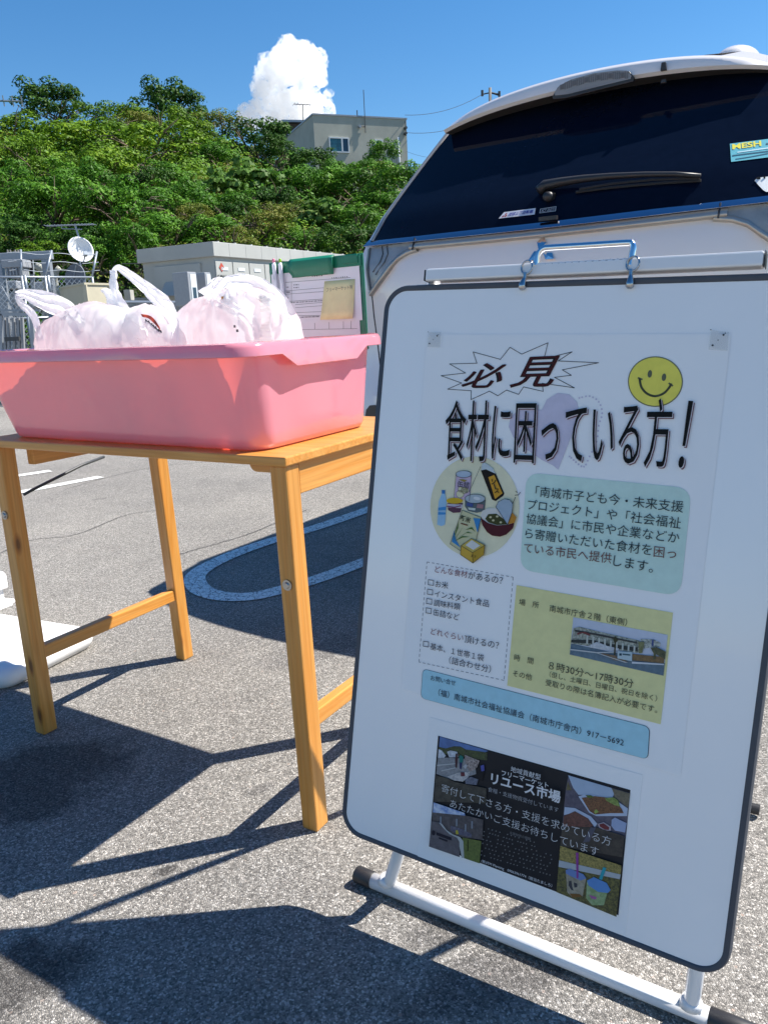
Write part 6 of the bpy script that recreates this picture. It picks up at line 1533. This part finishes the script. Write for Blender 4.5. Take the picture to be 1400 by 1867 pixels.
# ---- flyer
fl = thing('market_flyer', 'dark landscape flyer with food and drink photos, taped below the large notice', 'flyer', Q(.3, .88))
S2 = Sheet(fl)
uvA, uvB, uvC, uvD = [buv(*p) for p in ((799, 1341), (1149, 1440), (1127, 1668), (783, 1538))]
lam = [KB * np.array(q) for q in ([.146, .660], [.468, .656], [.470, .883], [.147, .886])]
mb = MB(); mb.prism([Q(*p, .0002) for p in lam], Bn * .0004); mb.build('paper', MAT['notice_paper'], fl)
DK = (.018, .018, .022)
S2.polyuv('dark_panel', DK, [uvA, uvB, uvC, uvD], .0010)
def F7(c, P, k, name='flyer_photo'): S2.poly(name, c, z7(P), .0010 + .00035 * k)
zA = lambda P: [((780 + x / 10 - 760) * 3.415, (1330 + y / 10 - 1320) * 3.415) for x, y in P]
zB = lambda P: [((770 + x / 9.33 - 760) * 3.415, (1450 + y / 9.33 - 1320) * 3.415) for x, y in P]
zC = lambda P: [((1000 + x / 8.235 - 760) * 3.415, (1400 + y / 8.235 - 1320) * 3.415) for x, y in P]
zD = lambda P: [((1000 + x / 9.33 - 760) * 3.415, (1530 + y / 9.33 - 1320) * 3.415) for x, y in P]
F7(((.05, .11, .28), (.08, .17, .40), 60.0), zA([(225, 125), (1110, 385), (1000, 430), (205, 340)]), 1)
F7(((.012, .02, .008), (.05, .08, .02), 250.0), zA([(205, 310), (330, 340), (480, 300), (600, 305), (700, 360), (1000, 400), (1090, 420), (1080, 560), (700, 500), (200, 420)]), 2)
F7(((.16, .17, .19), (.26, .27, .29), 200.0), zA([(195, 500), (620, 520), (900, 560), (900, 800), (500, 930), (160, 800)]), 3)
F7(((.30, .33, .38), (.62, .66, .72), 160.0), zA([(205, 350), (260, 370), (340, 470), (300, 510), (195, 510)]), 4); F7(((.30, .33, .38), (.62, .66, .72), 160.0), zA([(360, 400), (420, 375), (545, 400), (560, 500), (400, 500)]), 4)
F7((.45, .46, .46), zA([(180, 635), (510, 605), (510, 622), (180, 655)]), 5); F7((.45, .46, .46), zA([(260, 735), (520, 680), (520, 695), (250, 755)]), 5)
F7((.06, .025, .03), zA([(520, 430), (550, 430), (555, 530), (540, 680), (518, 690), (510, 540)]), 6); F7((.02, .16, .14), zA([(580, 480), (610, 455), (660, 490), (650, 590), (590, 590)]), 6); F7((.02, .03, .10), zA([(588, 590), (640, 590), (620, 720), (592, 700)]), 6); F7((.14, .08, .06), zA([(560, 430), (585, 430), (590, 455), (570, 465)]), 7)
F7((.40, .40, .42), zA([(650, 660), (710, 620), (735, 650), (700, 710)]), 6); F7((.12, .03, .04), zA([(610, 770), (680, 770), (690, 840), (615, 845)]), 6)
F7(((.06, .04, .04), (.45, .38, .36), 420.0), zA([(680, 450), (800, 500), (950, 560), (900, 700), (780, 760), (700, 640)]), 5)
F7(((.25, .25, .28), (.55, .52, .5), 260.0), zA([(360, 850), (560, 780), (780, 760), (750, 860), (650, 940), (500, 920)]), 5)
F7((.012, .012, .016), zA([(880, 690), (970, 660), (1040, 760), (1000, 930), (900, 880)]), 6); F7((.08, .09, .32), zA([(970, 650), (1035, 630), (1045, 740), (990, 750)]), 7); F7(((.04, .05, .09), (.14, .16, .22), 260.0), zA([(690, 900), (800, 850), (930, 900), (900, 1000), (700, 980)]), 6)
F7(((.012, .012, .014), (.05, .05, .04), 120.0), zA([(165, 820), (360, 870), (500, 940), (1080, 1060), (1075, 1330), (125, 1300), (140, 1090)]), 8)
F7(((.10, .20, .48), (.55, .62, .72), 90.0), zB([(208, 105), (735, 285), (745, 330), (195, 275)]), 9)
F7(((.03, .03, .04), (.09, .08, .09), 170.0), zB([(190, 270), (740, 325), (1050, 400), (1035, 740), (700, 700), (180, 500)]), 8); 
for x, y in ((320, 340), (590, 380), (740, 470), (850, 420)): F7((.22, .24, .28), zB([(x, y), (x + 26, y + 5), (x + 24, y + 130), (x - 2, y + 125)]), 10)
F7(((.04, .045, .09), (.12, .12, .18), 260.0), zB([(500, 500), (700, 560), (850, 640), (850, 700), (640, 650), (500, 580)]), 9); F7((.45, .38, .05), zB([(585, 580), (620, 570), (640, 640), (590, 640)]), 11)
F7(((.06, .09, .015), (.12, .16, .03), 220.0), zB([(700, 700), (1020, 760), (990, 1140), (725, 1050)]), 10); F7((.02, .025, .01), zB([(785, 740), (800, 740), (800, 930), (785, 930)]), 11)
F7((.42, .43, .42), zB([(300, 440), (360, 470), (430, 570), (540, 645), (660, 690), (715, 760), (730, 1040), (690, 1045), (640, 800), (520, 690), (400, 600)]), 11); F7(((.07, .065, .08), (.11, .10, .12), 90.0), zB([(180, 420), (300, 440), (370, 530), (480, 640), (610, 700), (650, 770), (655, 1030), (135, 850)]), 12)
F7((.02, .018, .03), zB([(185, 590), (215, 570), (245, 595), (240, 650), (210, 660), (185, 635)]), 14); F7((.02, .018, .03), zB([(265, 605), (520, 695), (520, 745), (265, 655)]), 14); F7((.02, .018, .03), zB([(305, 690), (455, 740), (450, 770), (305, 715)]), 14)
F7(((.05, .05, .09), (.10, .09, .13), 120.0), zC([(300, 105), (1225, 375), (1150, 1050), (180, 1150), (260, 300)]), 1); F7(((.06, .05, .02), (.14, .12, .05), 220.0), zC([(290, 200), (350, 330), (265, 330)]), 2)
F7((.36, .44, .56), zC([(297, 105), (945, 295), (985, 380), (960, 440), (560, 400), (450, 395), (370, 290)]), 3); F7((.42, .48, .60), zC([(450, 420), (560, 385), (960, 440), (1190, 600), (1180, 715), (940, 715), (720, 715), (610, 660)]), 4)
F7(((.05, .018, .008), (.22, .09, .035), 420.0), zC([(500, 440), (700, 415), (960, 445), (1100, 600), (1130, 670), (930, 670), (700, 690), (620, 640)]), 5); F7(((.08, .14, .02), (.25, .32, .08), 300.0), zC([(850, 440), (980, 430), (1050, 480), (1080, 570), (1000, 550), (870, 480)]), 6); F7((.28, .36, .09), zC([(690, 640), (720, 610), (760, 650), (700, 680)]), 6); F7((.10, .14, .03), zC([(560, 400), (640, 400), (690, 430), (600, 440)]), 6)
F7(((.10, .09, .06), (.18, .15, .10), 200.0), zC([(950, 300), (1225, 380), (1195, 590), (1000, 440)]), 3)
F7((.40, .46, .58), zC([(245, 580), (400, 595), (640, 720), (735, 830), (700, 880), (600, 800), (400, 660), (235, 700)]), 4); F7(((.06, .02, .018), (.15, .05, .04), 260.0), zC([(235, 715), (400, 640), (600, 750), (680, 860), (560, 900), (220, 860)]), 5)
F7((.42, .36, .40), zC([(745, 830), (830, 805), (935, 870), (940, 930), (860, 935), (760, 880)]), 5); F7((.16, .035, .04), zC([(765, 835), (830, 820), (915, 880), (910, 920), (850, 915), (775, 870)]), 6); F7((.30, .36, .52), zC([(950, 770), (1000, 735), (1175, 820), (1150, 960), (1000, 930), (945, 860)]), 5)
F7(((.012, .012, .016), (.04, .035, .03), 120.0), zC([(210, 870), (720, 880), (1145, 1010), (1110, 1330), (180, 1160)]), 6); F7((.09, .09, .12), zC([(640, 880), (720, 880), (620, 1090), (520, 1110)]), 7)
F7(((.10, .09, .02), (.36, .28, .08), 330.0), zD([(210, 95), (1245, 430), (1235, 580), (190, 340)]), 8); F7((.38, .41, .44), zD([(190, 340), (1235, 580), (1220, 660), (180, 450)]), 9); F7(((.015, .022, .01), (.14, .13, .03), 300.0), zD([(180, 450), (1225, 660), (1160, 1300), (140, 880)]), 8)
F7(((.20, .18, .13), (.34, .31, .24), 120.0), zD([(305, 520), (650, 640), (590, 950), (420, 970), (330, 880)]), 10); F7((.14, .22, .45), zD([(305, 500), (380, 480), (600, 570), (655, 640), (560, 680), (400, 610), (310, 560)]), 11); F7((.05, .05, .06), zD([(360, 690), (400, 680), (420, 800), (440, 850), (400, 840), (350, 760)]), 11); F7((.05, .05, .06), zD([(440, 710), (500, 730), (500, 790), (450, 800)]), 11); F7((.18, .09, .03), zD([(370, 900), (540, 910), (590, 950), (420, 970)]), 11)
F7(((.16, .26, .10), (.30, .40, .22), 120.0), zD([(660, 700), (1010, 880), (950, 1100), (750, 1100), (650, 980)]), 10); F7((.10, .24, .52), zD([(665, 680), (780, 620), (1000, 720), (1065, 840), (1020, 890), (850, 870), (690, 760)]), 11); F7((.35, .12, .28), zD([(700, 920), (760, 940), (830, 960), (820, 1000), (740, 985)]), 11)
F7((.25, .05, .26), zD([(478, 205), (522, 205), (520, 640), (490, 640)]), 12); F7((.03, .30, .36), zD([(940, 450), (995, 465), (920, 670), (870, 650)]), 12)
LT = (.66, .66, .68); DIM = (.16, .16, .17)
for c, body, L_, R_, bo in ((LT, '地域貢献型', (597, 268), (782, 320), .0), (LT, 'フリーマーケット', (540, 293), (830, 372), .01), (LT, 'リユース市場', (475, 325), (905, 445), .025), ((.42, .42, .44), '食糧・支援物資受付しています', (457, 393), (892, 523), -.01), (LT, '寄付して下さる方・支援を求めている方', (170, 385), (1217, 718), -.014), (LT, 'あたたかいご支援お待ちしています', (222, 480), (1140, 782), -.014), (LT, '(有)ITM Planning　09063961774（担当たましろ）', (415, 838), (852, 992), .0)):
    S2.text('lettering', c, body, *z7([L_, R_]), .0090, bold=bo)
S2.text('lettering', DIM, '支援物資の種類', *z7([(590, 662), (720, 703)]), .0090)
for k in range(8):
    y0 = 630 + 24 * k; x0 = 425 - 3 * k; n_ = 14 + (k * 5) % 9; 
    for i in range(n_):
        x = x0 + 10 + (445 if k > 1 else 330) * i / n_; y = y0 + (x - x0) * .29; 
        if (i * 7 + k * 3) % 5: S2.ell('small_print', DIM, 760 + x / 3.415, 1320 + y / 3.415, 1.3, 1.2, .0089, 6)
S2.done()
